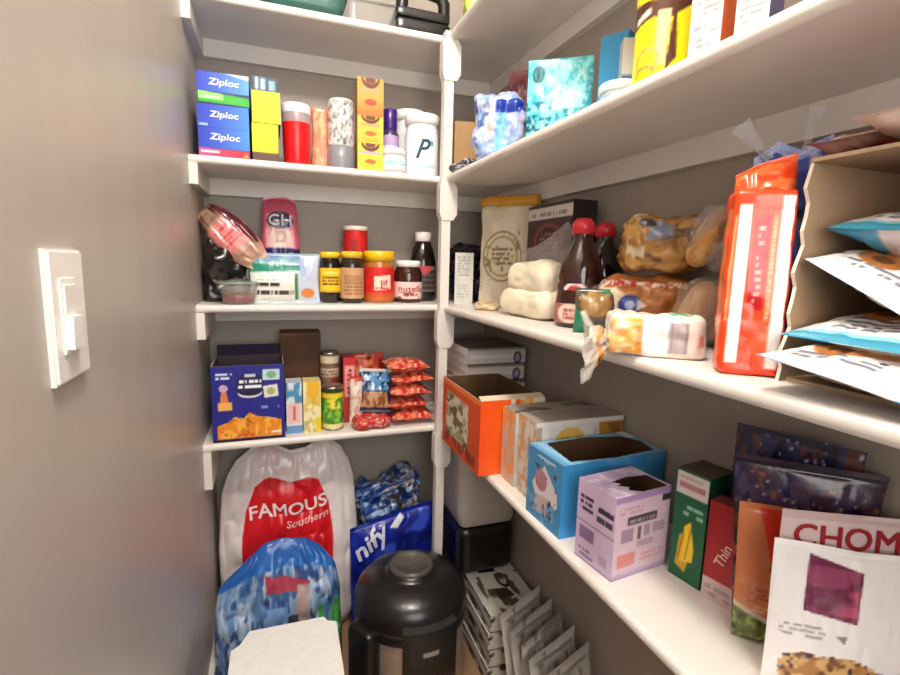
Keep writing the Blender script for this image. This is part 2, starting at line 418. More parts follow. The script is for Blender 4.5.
for i, z in enumerate(LEV):
    t = thing('pantry_shelf', 'white painted ' + holds[i][0], 'shelf', (0, 0, 0), group='white pantry shelves')
    board(0, XR, YF, 0, z, 'f').build('board', t, material=WHITE)
    c = MB(); c.box(.019, XR, -.019, 0, z - CH, z, 'eeeeee', 'paint'); c.build('back_cleat', t, material=WHITE)
    c = MB(); ch = (.05, .05, .066, .1)[i]; c.prism([(0, 0), (.019, 0), (.019, -ch), (0, -ch)], -.252, -.0, 'eeeeee'); o = c.build('end_cleat', t, material=WHITE); o.location = (0, 0, z)
    c = MB(); c.box(XR - .019, XR, YF + .001, -.0195, z - CH, z, 'eeeeee', 'paint'); c.build('side_cleat', t, material=WHITE)
    t = thing('pantry_shelf', 'white painted ' + holds[i][1], 'shelf', (0, 0, 0), group='white pantry shelves')
    board(XF, XR, YN, YF, z, 'l').build('board', t, material=WHITE)
    c = MB(); c.box(XR - .019, XR, YN, YF, z - CH, z, 'eeeeee', 'paint'); c.build('wall_cleat', t, material=WHITE)
t = thing('shelf_post', 'white square post holding up the inner corner of the shelves', 'post', (.642, -.262, FZ))
c = MB(); c.box(-.013, .013, -.013, .013, 0, T1 - FZ, 'eeeeee', 'paint'); c.build('post', t, material=WHITE)
for i, z in enumerate(LEV):
    c = MB(); zz = z - FZ
    c.prism([(-.017, zz + .002), (.02, zz + .004), (.031, zz - .016), (.031, zz - .088), (.019, zz - .104), (-.013, zz - .104), (-.02, zz - .085), (-.02, zz - .012)], -.016, .0145, 'eeeeee')
    c.build('corner_block', t, material=WHITE)

t = thing('light_switch', 'white dimmer light switch on the left grey wall', 'switch', (0, -1.058, 1.182), 90)
c = MB(); c.prism([(-.04, -.06), (.04, -.06), (.04, .06), (-.04, .06)], -.004, 0, 'f3efea', 'plastic')
c.prism([(-.0375, -.0575), (.0375, -.0575), (.0375, .0575), (-.0375, .0575)], -.006, -.004, 'f3efea', 'plastic'); c.build('plate', t)
c = MB(); c.prism([(-.023, -.034), (.011, -.034), (.011, .034), (-.023, .034)], -.0075, -.006, 'f6f3ee', 'plastic'); c.build('switch_frame', t)
c = MB(); c.prism([(-.019, 0), (.007, 0), (.007, .028), (-.019, .028)], -.009, -.0075, 'efebe5', 'plastic'); c.build('rocker', t)
c = MB(); c.prism([(-.0185, -.03), (.0065, -.03), (.005, .0), (-.017, .0)], -.013, -.0075, 'faf8f4', 'plastic'); c.build('toggle', t)

t = thing('ceiling_light', 'round white flush ceiling light above the pantry aisle', 'lamp', (.3, -1.3, 2.48))
c = MB(); c.lathe([(0, 0), (.14, 0), (.14, -.02), (.125, -.022)][::-1], 'e8e8e8', 'paint'); c.build('base', t)
em = bpy.data.materials.new('lamp_diffuser'); em.use_nodes = True; p = em.node_tree.nodes['Principled BSDF']
p.inputs['Emission Color'].default_value = (1, .9, .78, 1); p.inputs['Emission Strength'].default_value = 3
c = MB(); c.lathe([(.0, -.062), (.06, -.058), (.11, -.04), (.125, -.022)], 'ffffff', 'paint'); c.build('diffuser', t, material=em)

cam = bpy.data.cameras.new('camera'); co = bpy.data.objects.new('camera', cam); COL.objects.link(co); sc.camera = co
r_, u_, f_ = (Vector(q) for q in ((0.94214424, -0.33423635, 0.02550069), (0.0251103, 0.14623173, 0.98893162), (0.33426591, 0.93107591, -0.14616416)))
Mx = Matrix.Identity(4)
for i in range(3): Mx[i][0], Mx[i][1], Mx[i][2] = r_[i], u_[i], -f_[i]
Mx.translation = (.1850455, -1.60524494, 1.23716445); co.matrix_world = Mx
cam.sensor_width = 36; cam.lens = 36 * 491.0743 / 900; cam.clip_start = .02

def lamp(name, kind, loc, power, col, size, rot=(0, 0, 0)):
    l = bpy.data.lights.new(name, kind); l.energy = power; l.color = col
    if kind == 'AREA': l.shape = 'DISK'; l.size = size
    else: l.shadow_soft_size = size
    o = bpy.data.objects.new(name, l); COL.objects.link(o); o.location = loc; o.rotation_euler = rot; return o
lamp('ceiling_lamp', 'POINT', (.3, -1.3, 2.36), 50, (1, .94, .865), .08)
d = lamp('doorway_fill', 'AREA', (.33, -2.3, 1.45), 15, (1, .96, .92), 1.0, (R(84), 0, 0))  # unseen area light added behind the camera to brighten fronts and lower shelves
w = bpy.data.worlds.new('world'); sc.world = w; w.use_nodes = True
w.node_tree.nodes['Background'].inputs['Color'].default_value = (1, .96, .92, 1); w.node_tree.nodes['Background'].inputs['Strength'].default_value = .1
sc.view_settings.view_transform = 'Standard'; sc.view_settings.look = 'None'; sc.view_settings.exposure = .14; sc.view_settings.gamma = 1; sc.view_settings.use_curve_mapping = False
# ============================================================ top back shelf
t = thing('storage_tub', 'teal translucent plastic storage tub on the top back shelf', 'tub', (.27, -.155, T1))
c = MB(); c.rbox(.2, .15, .1, .03, c='345f58', m='plastic', taper=-.12); c.build('tub_body', t)
c = MB(); c.rbox(.228, .172, .014, .006, c='3c6c66', m='plastic', loc=(0, 0, .098)); c.build('lid', t)
t = thing('storage_bin', 'low clear plastic bin with grey rim beside the teal tub', 'bin', (.446, -.15, T1))
c = MB(); c.rbox(.128, .13, .062, .012, c='a4a6a6', m='clear'); c.build('bin_body', t)
c = MB(); w_, d_ = .066, .067
c.tube([(-w_, -d_, .06), (w_, -d_, .06), (w_, d_, .06), (-w_, d_, .06), (-w_, -d_, .06)], .0035, '8c8e8c'); c.build('rim', t)
t = thing('sandwich_press', 'black sandwich press with a thick arched handle on the top shelf corner', 'appliance', (.582, -.165, T1))
c = MB(); c.rbox(.15, .14, .034, .01, c='17181a', m='plastic'); c.build('base', t)
c = MB(); c.rbox(.15, .136, .028, .01, c='222325', m='plastic', loc=(0, 0, .034)); c.build('upper_plate', t)
c = MB(); hp = [(-.06, -.05, .05), (-.058, -.055, .085), (-.045, -.056, .103), (0, -.056, .109), (.045, -.056, .103), (.058, -.055, .085), (.06, -.05, .05)]
c.tube(hp, .017, '131415'); c.build('handle', t)
c = MB(); c.rbox(.1, .13, .12, .02, {'f': [('bg', 'cbe06a'), ('n', 0, 0, 1, 1, 4, 3, 2, .6, 'e4f0b0')]}, c='c2da50', amp=.004, seed=4)
solo('snack_pack', c, 'lime green soft pack on the top right shelf beside the post', 'pack', (.708, -.335, T1), -20)

# ============================================================ second back shelf: zip bag boxes, tubs
def zipbox(A, B, h, z, ops, label, side='1b2f9a'):
    return carton('zip_bag_box', label, 'box', A, B, .17, h, z, side, f=ops, t=[('bg', '3a6fd0'), ('r', 0, 0, 1, .2, '8fc0ee')], r='2a5cc0', group='zip bag boxes stacked by the left wall', res=.0018)
zipbox((.022, -.236), (.136, -.236), .067, T2, [('bg', '2748c0'), ('gu', 0, .3, 1, 1, '1f35b8', '3f8ae0'), ('gu', 0, 0, 1, .27, 'd84a88', 'c41a22'), ('r', .04, .12, .4, .2, 'f4d8e4'), ('q', [(.86, .04), (.98, .04), (.93, .2)], 'f0a040'), ('t', 'Ziploc', .52, .66, .019, 'f2f4fc', 0, 1.25, .15)], 'blue and red zip bag box, lowest of its stack of three')
zipbox((.021, -.236), (.136, -.236), .052, T2 + .0675, [('bg', '2748c0'), ('gu', 0, 0, 1, 1, '1f35b8', '3f8ae0'), ('r', .03, .06, .2, .16, '9ab8f0'), ('t', 'Ziploc', .52, .55, .018, 'f2f4fc', 0, 1.25, .15)], 'plain blue zip bag box, middle of its stack of three')
zipbox((.023, -.236), (.138, -.236), .073, T2 + .12, [('bg', '10205a'), ('gu', 0, .4, 1, 1, '2038ba', '58a0e8'), ('q', [(.55, 1), (1, 1), (1, .86)], 'e8f2f8'), ('q', [(.02, .06), (.02, .4), (1, .3), (1, .04)], '2fae2c'), ('q', [(.02, .16), (.02, .4), (.5, .35), (.5, .15)], '8fdc70'), ('d', .08, .2, .5, .3, 1, 3, 'eafbe0'), ('t', 'Ziploc', .52, .68, .019, 'f2f4fc', 0, 1.25, .15)], 'blue zip bag box with green band, topmost of its stack of three')
YB = [('bg', 'f2ec14'), ('n', .1, .1, .9, .9, 5, 5, 3, .66, 'e0d400'), ('d', .42, .25, .58, .75, 5, 3, 'd4c410')]
carton('narrow_carton', 'dark carton with yellow front, lowest beside the zip bag boxes', 'box', (.142, -.226), (.205, -.226), .15, .092, T2, '1c2036', f=[('bg', '5a3a22')] + [('r', 0, .24, .96, 1, 'f2ec14'), ('d', .4, .35, .56, .9, 5, 3, 'd4c410')], group='narrow yellow fronted cartons')
carton('narrow_carton', 'yellow fronted narrow carton stacked second beside the zip bag boxes', 'box', (.144, -.228), (.21, -.228), .15, .075, T2 + .0925, '1c2036', f=YB, group='narrow yellow fronted cartons')
carton('narrow_carton', 'dark teal and silver striped carton on top of the yellow ones', 'box', (.146, -.224), (.207, -.224), .145, .034, T2 + .168, '16202e', f=[('bg', '1d3a4c'), ('r', .1, .1, .22, .95, 'b8d0e4'), ('r', .3, .1, .5, .9, 'a8c4e0'), ('r', .62, .1, .86, .8, '88b0d0')])
t = thing('drink_mix_canister', 'red canister with grey band and white lid on second back shelf', 'canister', (.25, -.186, T2))
c = MB(); c.lathe([(0, 0), (.031, 0), (.033, .004), (.036, .108)], 'd9141a', 'plastic'); c.build('canister_body', t)
c = MB(); c.lathe([(.036, .1085), (.0365, .13), (.034, .134)], 'c4aeb0', 'haze'); c.build('band', t)
c = MB(); c.lathe([(.0362, .131), (.037, .133), (.037, .152), (.034, .155), (0, .155)], 'e9e9ee', 'plastic'); c.build('lid', t)
c = MB(); c.rbox(.043, .036, .162, .012, {'all': [('bg', 'f08060'), ('n', 0, 0, 1, 1, 4, 9, 5, .56, 'f6a888'), ('n', 0, 0, 1, 1, 5, 7, 9, .66, 'e0b070')]}, m='film', amp=.002, seed=3)
solo('snack_packet', c, 'slim salmon pink packet standing beside the red canister', 'packet', (.311, -.165, T2))
t = thing('patterned_canister', 'white canister with grey speckled wrap on a grey base', 'canister', (.366, -.18, T2))
c = MB(); c.lathe([(0, 0), (.036, 0), (.038, .004), (.038, .058), (.033, .062)], '84858a', 'plastic'); c.build('base', t)
c = MB(); c.lathe([(0, .06), (.033, .0605), (.034, .064), (.034, .178), (.031, .183), (0, .184)], 'd4d4d0', 'plastic'); c.build('canister_body', t)
c = MB(); c.label(.0346, .064, .176, [('bg', 'd9d9d4'), ('n', 0, 0, 1, 1, 30, 9, 4, .58, '8a8a8c'), ('n', 0, 0, 1, 1, 22, 7, 8, .64, 'e8d8d8'), ('n', 0, 0, 1, 1, 26, 8, 14, .68, '585a5c')]); c.build('wrap', t)
for i, (z, h, bg, lb) in enumerate(((0, .074, 'f8cf38', 'lowest of its stack of three'), (.0745, .07, 'f4bc38', 'middle of its stack of three'), (.145, .096, 'e69a3a', 'orange topped and highest of its stack of three'))):
    ops = [('bg', bg), ('e', .5, 1.0, .36, .28, '5a2a14'), ('e', .5, 1.06, .3, .22, bg), ('e', .5, .95, .2, .1, '6a3418'), ('r', .1, .62, .9, .72, 'c89a70' if i else 'b8a0b4'), ('e', .5, .36, .22, .09, 'd0622a'), ('d', .15, .08, .85, .24, 2, i, 'd8a020')]
    if i == 2: ops += [('gv', 0, 0, 1, .46, 'd46a20', 'e69a3a'), ('e', .5, .36, .22, .09, 'b83c1a')]
    carton('pasta_carton', 'small yellow pasta carton with brown arch, ' + lb, 'box', (.406, -.213), (.476, -.213), .05, h, T2 + z, 'b87424', f=ops, group='yellow pasta cartons stacked on second shelf', res=.0018)
t = thing('vitamin_bottle', 'small lilac labelled bottle with deep purple cap', 'bottle', (.512, -.135, T2))
c = MB(); c.lathe([(0, 0), (.024, 0), (.025, .003), (.025, .12), (.019, .132), (.017, .136)], '3a2a58', 'plastic'); c.build('bottle_body', t)
c = MB(); c.label(.0255, .02, .116, [('bg', 'b49cc8'), ('r', 0, .55, 1, .7, 'e4dcee'), ('d', .3, .1, .7, .5, 4, 3, 'f0ecf6'), ('r', 0, 0, 1, .1, '4a2a78')]); c.build('label', t)
c = MB(); c.lathe([(.0195, .134), (.0205, .136), (.021, .186), (.018, .19), (0, .19)], '3c1878', 'plastic'); c.build('cap', t)
jar('supplement_jar', 'small squat white jar with teal print in front of the tubs', 'jar', (.508, -.2, T2), .034, .066, 'f0f0f2', 'f4f4f6', .018, [('bg', 'eef2f4'), ('d', .32, .5, .68, .85, 2, 5, '6cc0c4'), ('d', .3, .2, .7, .42, 2, 8, '9ad0d4'), ('r', 0, 0, 1, .14, 'e0a8ac')], (.004, .04), 'plastic', lid_r=.033, neck=.031)
PT = [('bg', 'f1f3f5'), ('t', 'P', .48, .58, .05, '12435c', 0, .85, .35), ('e', .56, .72, .014, .07, '2e8fae'), ('d', .4, .08, .62, .24, 3, 5, '86c4d4'), ('d', .4, .3, .6, .34, 1, 6, 'a8c8d4')]
jar('powder_tub', 'large white powder tub with lid, the taller one at the back', 'tub', (.586, -.075, T2), .046, .207, 'eff1f3', 'f6f6f6', .03, [('bg', 'eff1f3'), ('d', .4, .3, .6, .6, 5, 2, 'b8ccd8')], (.01, .15), 'plastic', lid_r=.048, neck=.043)
jar('powder_tub', 'white powder tub with a teal letter P, in front beside the post', 'tub', (.594, -.184, T2), .0465, .168, 'f1f3f5', 'f8f8f8', .028, PT, (.008, .118), 'plastic', lid_r=.049, neck=.044)

# ============================================================ third back shelf: jars, sugar
c = MB(); c.rbox(.13, .15, .185, .035, {'f': [('bg', '15110f'), ('n', 0, 0, 1, 1, 5, 4, 3, .64, '3a1c1e'), ('n', 0, 0, 1, 1, 7, 5, 9, .7, '24382a')]}, c='120f0e', amp=.018, f=18, seed=2, n=28)
solo('plastic_bag', c, 'crumpled black plastic bag against the left wall under the brown pack', 'bag', (.072, -.085, T3), 0)
c = MB(); c.pillow(.1, .2, .05, [('bg', 'b98f80'), ('gv', 0, .76, 1, 1, '8a6a5c', 'b09078'), ('r', .06, .3, .94, .72, 'e08884'), ('d', .2, .4, .8, .66, 5, 4, 'c44a50'), ('gv', 0, 0, 1, .24, 'd0a890', 'a87868'), ('n', 0, .7, 1, 1, 4, 3, 2, .6, '4a2a2a'), ('e', .9, .6, .14, .4, '5a2028')], [('bg', '7a5048')], amp=.012, seed=6, f=20, wf=([0, .2, .5, .8, 1], [.55, .9, 1.05, .85, .5]))
solo('snack_bag', c, 'brown and pink snack bag lying slanted on the black bag', 'bag', M=place((.152, -.165, T3 + .108), 0, -10, -46))
c = MB(); c.pillow(.108, .296, .07, [('bg', 'd4647c'), ('gv', 0, .84, 1, 1, 'd45c74', 'bc4460'), ('r', .12, .5, .88, .84, 'e8a0a4'), ('q', [(.18, .52), (.82, .52), (.74, .68), (.26, .68)], 'e6c8c2'), ('e', .5, .78, .36, .085, '1c1d4c'), ('t', 'GH', .5, .78, .03, 'e8e4ea', 0, 1.15), ('r', .36, .56, .66, .68, 'b89a90'), ('r', 0, .42, 1, .51, '23285e'), ('r', .7, .44, .82, .47, 'c8c8e0'), ('r', 0, 0, 1, .42, '8f8cc4')], [('bg', 'b84a60')], m='film', kind='stand', amp=.005, seed=8, seal=.03, pin=0, wf=([0, .5, .85, 1], [1.04, 1, .9, .8]), tf=([0, .3, .7, 1], [.985, 1, 1.0, .97]))
solo('sugar_bag', c, 'pink sugar bag with navy oval standing behind the clear zip bag', 'bag', (.205, -.065, T3), 0)
ZB = [('bg', 'ccdce0'), ('gv', 0, .8, 1, 1, '6aa0a8', '7f8cc8'), ('q', [(0, .62), (.75, .66), (.75, .76), (0, .8)], '2e9078'), ('n', 0, .6, 1, 1, 3, 5, 2, .6, 'a8c8d8'), ('r', 0, .06, .7, .6, 'f1efe8'), ('d', .08, .34, .42, .46, 1, 5, '33302c'), ('d', .1, .17, .62, .31, 1, 12, '3a362e'), ('r', .64, .06, .69, .6, '4a7a62'), ('r', .72, .02, .99, .96, 'ccd8ee'), ('e', .83, .2, .1, .1, 'e08a3a'), ('r', .72, .55, .82, .9, 'a8bce0')]
c = MB(); c.pillow(.188, .135, .05, ZB, [('bg', 'a8c0d0')], m='film', amp=.004, seed=12)
solo('zip_bag', c, 'clear zip bag holding a white card with black marks', 'bag', (.213, -.165, T3), 0)
t = thing('food_tub', 'clear round deli tub with dark red sauce at the left', 'tub', (.096, -.203, T3))
c = MB(); c.lathe([(0, 0), (.034, 0), (.038, .003), (.047, .052), (.0465, .054)], 'd8cfc8', 'clear'); c.build('tub_body', t)
c = MB(); c.lathe([(0, .002), (.0335, .002), (.0365, .004), (.041, .026), (0, .026)], '7a1a1a', 'plastic'); c.build('sauce', t)
c = MB(); c.lathe([(.046, .051), (.0495, .051), (.0495, .057), (.044, .059), (0, .058)], '8fa898', 'haze'); c.build('lid', t)
jar('spread_jar', 'dark jar with yellow label and yellow lid', 'jar', (.336, -.158, T3), .029, .143, '1c140e', 'eec81e', .018, [('bg', 'f4c414'), ('d', .36, .3, .64, .7, 3, 4, '5a4410'), ('r', 0, 0, 1, .08, 'c89a10'), ('r', .36, .76, .64, .86, 'f8e070')], (.03, .098))
jar('spread_jar', 'brown jar with tan label and yellow lid in front of the red can', 'jar', (.396, -.17, T3), .033, .146, '2e241a', 'e8bc2a', .02, [('bg', 'c89a70'), ('d', .36, .12, .64, .8, 6, 4, '8a5a3a'), ('r', .38, .5, .62, .72, 'b4805a')], (.014, .1))
t = thing('chip_can', 'tall red can with white lid behind the yellow lidded jars', 'can', (.421, -.075, T3))
c = MB(); c.lathe([(0, 0), (.036, 0), (.036, .212)], 'c41a1c', 'card'); c.label(.0364, .02, .2, [('bg', 'c8191b'), ('q', [(.48, .3), (.6, .3), (.54, .62)], 'e8b08a'), ('r', .42, .7, .5, .9, 'a01216')]); c.build('can_body', t)
c = MB(); c.lathe([(.036, .21), (.0378, .211), (.0378, .221), (.034, .2235), (0, .2225)], 'ecdcd8', 'plastic'); c.build('lid', t)
JF = [('bg', 'd11a18'), ('gv', 0, 0, 1, .25, 'c06a28', 'd0401c'), ('q', [(.42, .3), (.42, .72), (.6, .78), (.6, .34)], 'e8d8c4'), ('t', 'Jif', .52, .5, .022, 'c01a18', 6, 1.2), ('d', .43, .34, .58, .42, 1, 4, 'd04030')]
jar('peanut_butter_jar', 'red labelled peanut butter jar with wide yellow lid', 'jar', (.479, -.145, T3), .0455, .15, 'b8702c', 'f0c010', .03, JF, (.008, .103), lid_r=.046, neck=.043)
jar('hazelnut_spread_jar', 'dark hazelnut spread jar with white lid beside the post', 'jar', (.568, -.148, T3), .0425, .125, '38160c', 'f4f0ee', .02, [('bg', 'e8d0c8'), ('t', 'nutella', .5, .6, .017, 'b01c20', 0, 1.25), ('n', .3, 0, .7, .4, 14, 4, 6, .5, 'a03a3c'), ('n', .3, 0, .7, .36, 20, 5, 3, .6, '6a3a20')], (.012, .062), lid_r=.038, neck=.036)
t = thing('syrup_bottle', 'dark syrup bottle with white cap behind the hazelnut spread jar', 'bottle', (.632, -.085, T3))
c = MB(); c.lathe([(0, 0), (.04, 0), (.042, .005), (.042, .12), (.034, .16), (.024, .184), (.021, .19)], '1c100e', 'glass'); c.label(.0426, .03, .11, [('bg', '6a5c58'), ('d', .3, .1, .7, .9, 4, 2, '2a1a18'), ('e', .48, 1., .1, .3, 'c04a4a')]); c.build('bottle_body', t)
c = MB(); c.lathe([(.024, .186), (.0255, .187), (.0255, .212), (.022, .215), (0, .215)], 'eee6e2', 'plastic'); c.build('cap', t)

# ============================================================ lowest back shelf: fries carton, cans, red packs
FR = [('bg', '1d1f84'), ('q', [(.06, .04), (.06, .22), (.2, .26), (.3, .33), (.42, .3), (.5, .38), (.62, .32), (.78, .3), (.95, .26), (.95, .04)], 'e88a20'), ('n', .06, .04, .95, .38, 16, 9, 4, .56, 'f4b040'), ('n', .06, .04, .95, .3, 13, 14, 9, .68, 'b85a10'),
      ('q', [(0, .38), (0, .22), (.06, .22), (.2, .26), (.3, .33), (.42, .3), (.5, .38)], '1d1f84'), ('q', [(.5, .38), (.62, .32), (.78, .3), (.95, .26), (1, .4)], '1d1f84'), ('r', 0, 0, 1, .035, '12122e'),
      ('e', .52, .73, .2, .17, '101240'), ('e', .52, .64, .17, .07, 'd8d4e0'), ('e', .52, .67, .17, .07, '101240'), ('d', .36, .7, .68, .84, 2, 5, 'f0f0f8'), ('r', .45, .85, .6, .89, 'c8c8dc'), ('r', .7, .8, .94, .94, 'c4dcd8'), ('e', .82, .87, .07, .05, '7ab088'), ('q', [(.72, .56), (.92, .58), (.9, .74), (.7, .72)], 'e8e0d8'), ('e', .81, .65, .06, .05, 'a8b870'),
      ('d', .06, .83, .28, .93, 2, 9, 'd8e0f0'), ('e', .16, .71, .06, .05, 'c8a8c0'), ('q', [(.1, .46), (.24, .46), (.2, .66), (.13, .66)], 'd8804a'), ('r', .08, .42, .27, .53, 'f0b05a'), ('d', .34, .06, .7, .12, 1, 6, 'd04a20'), ('d', .72, .08, .95, .13, 1, 8, 'f4e8d8'), ('d', .66, .42, .92, .48, 1, 3, '8a90d0')]
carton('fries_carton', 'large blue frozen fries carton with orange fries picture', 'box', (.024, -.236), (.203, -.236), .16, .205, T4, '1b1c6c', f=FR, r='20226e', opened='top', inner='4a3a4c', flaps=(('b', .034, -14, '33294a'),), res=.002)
carton('brown_carton', 'dark brown opened carton standing at the back wall behind cans', 'box', (.197, -.1), (.312, -.1), .085, .27, T4, '54300f', m='paper', f=[('bg', '54300f'), ('r', 0, .96, 1, 1, '6e4820'), ('r', .94, 0, 1, 1, '40240a'), ('n', 0, 0, 1, 1, 2, 3, 4, .6, '4a2a0d')])
carton('tea_carton', 'slim blue and pink carton beside the blue fries carton', 'box', (.208, -.212), (.25, -.212), .06, .146, T4, 'c8d0dc', f=[('bg', 'dce4ea'), ('n', 0, .6, 1, 1, 4, 6, 4, .5, '4a90b8'), ('r', .08, .2, .9, .6, 'ecc0bc'), ('r', .42, .26, .58, .54, 'c05a5a'), ('r', 0, 0, 1, .16, '6a94c4')], group='slim cartons on the lowest back shelf')
carton('tea_carton', 'slim pale yellow and gold carton between blue carton and green can', 'box', (.253, -.216), (.301, -.216), .06, .147, T4, 'e0d090', f=[('bg', 'f0e6b4'), ('q', [(.2, .6), (.95, .5), (.95, 1), (.2, 1)], 'e8b428'), ('n', 0, 0, 1, .7, 4, 6, 3, .54, 'dcc870'), ('n', 0, 0, 1, .4, 5, 6, 7, .6, 'a8b080'), ('r', .7, 0, 1, .3, 'e4c81c')], group='slim cartons on the lowest back shelf')
def foodcan(loc, r, h, ops, label, group=None):
    t = thing('food_can', label, 'can', loc, 0, group)
    c = MB(); c.lathe([(0, .001), (r - .003, 0), (r, .002), (r, .005), (r - .001, .007), (r - .001, h - .007), (r, h - .005), (r, h - .002), (r - .003, h), (r - .004, h - .003), (0, h - .003)], 'b8b4ae', 'metal'); c.build('can_body', t)
    c = MB(); c.label(r, .007, h - .007, ops); c.build('label', t)
CB = [('bg', '7a5a44'), ('r', 0, .72, 1, .95, 'd8c4a8'), ('r', 0, .3, 1, .56, 'c4b098'), ('d', .3, .34, .7, .52, 2, 4, '5a3428'), ('r', .5, .0, .7, .26, '8a2020')]
foodcan((.335, -.125, T4), .0275, .108, CB, 'brown labelled food can hidden low behind the green can', 'stacked brown cans')
foodcan((.335, -.125, T4 + .1085), .0275, .108, CB, 'brown and cream labelled can stacked behind the green can', 'stacked brown cans')
foodcan((.336, -.19, T4), .031, .129, [('bg', '4a8a28'), ('r', 0, .78, 1, .9, 'e8c818'), ('r', 0, .9, 1, 1, '2a3a18'), ('n', 0, .16, 1, .74, 16, 6, 3, .56, '8cc83a'), ('n', 0, .1, 1, .7, 14, 6, 8, .64, '1c4a20'), ('q', [(0, .0), (1, .0), (1, .1), (0, .14)], 'e8dc90'), ('n', .4, .5, .6, .8, 10, 5, 2, .5, 'f0e040')], 'green and yellow labelled vegetable can at the shelf edge')
carton('red_carton', 'narrow red and white carton beside the vegetable can', 'box', (.372, -.155), (.408, -.155), .07, .2, T4, '9a1c1c', f=[('bg', 'c4262a'), ('r', .1, .4, .9, .88, 'e8a8a0'), ('d', .3, .45, .7, .85, 6, 3, 'a81a20'), ('gv', 0, 0, 1, .3, 'a83a2a', 'c42a2a')])
c = MB(); c.pillow(.11, .2, .05, [('bg', 'c0402c'), ('n', 0, 0, 1, 1, 5, 8, 3, .55, 'e07850'), ('n', 0, 0, 1, 1, 6, 9, 8, .64, '8a2418')], amp=.006, seed=5)
solo('snack_bag', c, 'orange red crinkled bag standing behind the blue snack pack', 'bag', (.452, -.085, T4), 0)
RB = [('bg', 'd05a44'), ('n', 0, 0, 1, 1, 6, 6, 3, .54, 'e88a6c'), ('n', 0, 0, 1, 1, 8, 5, 11, .62, 'c02a24'), ('n', 0, 0, 1, 1, 9, 9, 19, .7, 'f0c0a4')]
rows = ['lowest', 'second from the bottom', 'third from the bottom', 'fourth from the bottom', 'topmost']
for i in range(5):
    c = MB(); c.pillow(.132, .14, .042, RB, RB, amp=.007, seed=20 + i * 3, seal=.04, f=34)
    solo('noodle_pack', c, 'red orange noodle pack beside the post, %s of its pile' % rows[i], 'pack', group='red orange noodle packs piled by the post', M=place((.565 + (.006, -.006, .0, .005, -.01)[i], -.232 + .006 * (i % 2), T4 + .021 + i * .0385), 3 * (i % 2) - 1, -90))
BP = [('bg', '1a2c50'), ('n', .05, .5, .95, 1, 6, 6, 4, .5, '4a8cc0'), ('n', .05, .5, .95, 1, 9, 9, 7, .66, 'c8d8e8'), ('q', [(.06, .1), (.95, .1), (.85, .46), (.14, .46)], 'c89a70'), ('n', .1, .1, .9, .46, 8, 6, 9, .55, '8a5028'), ('gv', 0, .93, 1, 1, 'b8a898', 'd8d0c8')]
c = MB(); c.pillow(.098, .128, .035, BP, amp=.003, seed=14)
solo('snack_pack', c, 'blue snack pack with brown picture leaning on the red packs', 'pack', M=place((.455, -.2, T4 + .042), -4, -14, 4))
c = MB(); c.pillow(.04, .15, .03, [('bg', 'ecdccc'), ('n', 0, 0, 1, 1, 4, 8, 4, .6, 'd8a898'), ('r', 0, .9, 1, 1, 'c83a2c')], amp=.003, seed=3)
solo('cracker_sleeve', c, 'cream coloured slim sleeve between red carton and blue pack', 'packet', (.4045, -.186, T4), 0)
c = MB(); c.rbox(.11, .07, .036, .017, {'all': [('bg', 'c43a34'), ('n', 0, 0, 1, 1, 6, 4, 5, .56, 'e8a098'), ('n', 0, 0, 1, 1, 8, 5, 2, .66, '8a1a1c')]}, amp=.005, f=40, seed=7)
solo('candy_pack', c, 'small red crinkled candy pack lying at the shelf front', 'pack', (.445, -.21, T4), 6)

# ============================================================ on the floor along the back wall
RI = [('bg', 'f0e6e4'), ('n', 0, 0, 1, 1, 3, 4, 3, .62, 'e4d4d2'), ('q', [(.16, .36), (.16, .55), (.18, .68), (.24, .8), (.35, .845), (.5, .835), (.63, .855), (.71, .82), (.78, .68), (.8, .55), (.8, .36)], 'd81c26'), ('t', 'FAMOUS', .485, .69, .04, 'f8ecec', 6, 1.05), ('t', 'Southern', .62, .625, .022, 'f0c0c0', 8, 1.1, .3), ('r', .3, .1, .7, .3, 'c8b0b8')]
c = MB(); c.pillow(.41, .63, .15, RI, [('bg', 'e0d4d0')], m='film', kind='stand', amp=.014, f=11, seed=4, n=56, res=.0028, seal=.02, tdiv=2, pin=.0, wf=([0, .1, .5, .82, .92, 1], [.86, .96, 1.0, .94, .86, .74]), tf=([0, .15, .3, .5, .65, .85, 1], [.9, .96, .985, .93, .94, .99, .93]))
solo('rice_bag', c, 'tall white rice bag with red FAMOUS emblem at the left wall', 'bag', M=place((.212, -.125, FZ), 0, -3, .5))
BG = [('bg', '6a92c0'), ('n', 0, 0, 1, .9, 9, 3, 4, .5, '8cacd0'), ('n', 0, 0, 1, .9, 14, 5, 9, .6, '4a74ac'), ('n', 0, 0, 1, .9, 24, 8, 19, .58, 'b4c8e0'), ('n', 0, 0, 1, .9, 20, 10, 29, .62, '3a5c98'), ('n', 0, 0, 1, .3, 6, 5, 2, .55, '4a5664'), ('gv', 0, .84, 1, 1, '2e70c4', '2458a8'), ('q', [(.38, .82), (.75, .74), (.72, .68), (.4, .7)], 'b84a5c'), ('n', .1, .66, .9, .84, 7, 7, 5, .64, 'c87888'), ('q', [(.6, .36), (.72, .36), (.74, .72), (.64, .72)], 'b8a4a0'), ('n', .8, .3, 1, .7, 9, 5, 3, .52, '4a9a50'), ('r', .4, .1, .56, .6, '7aa4dc'), ('r', .56, .44, .64, .54, '3a4a58')]
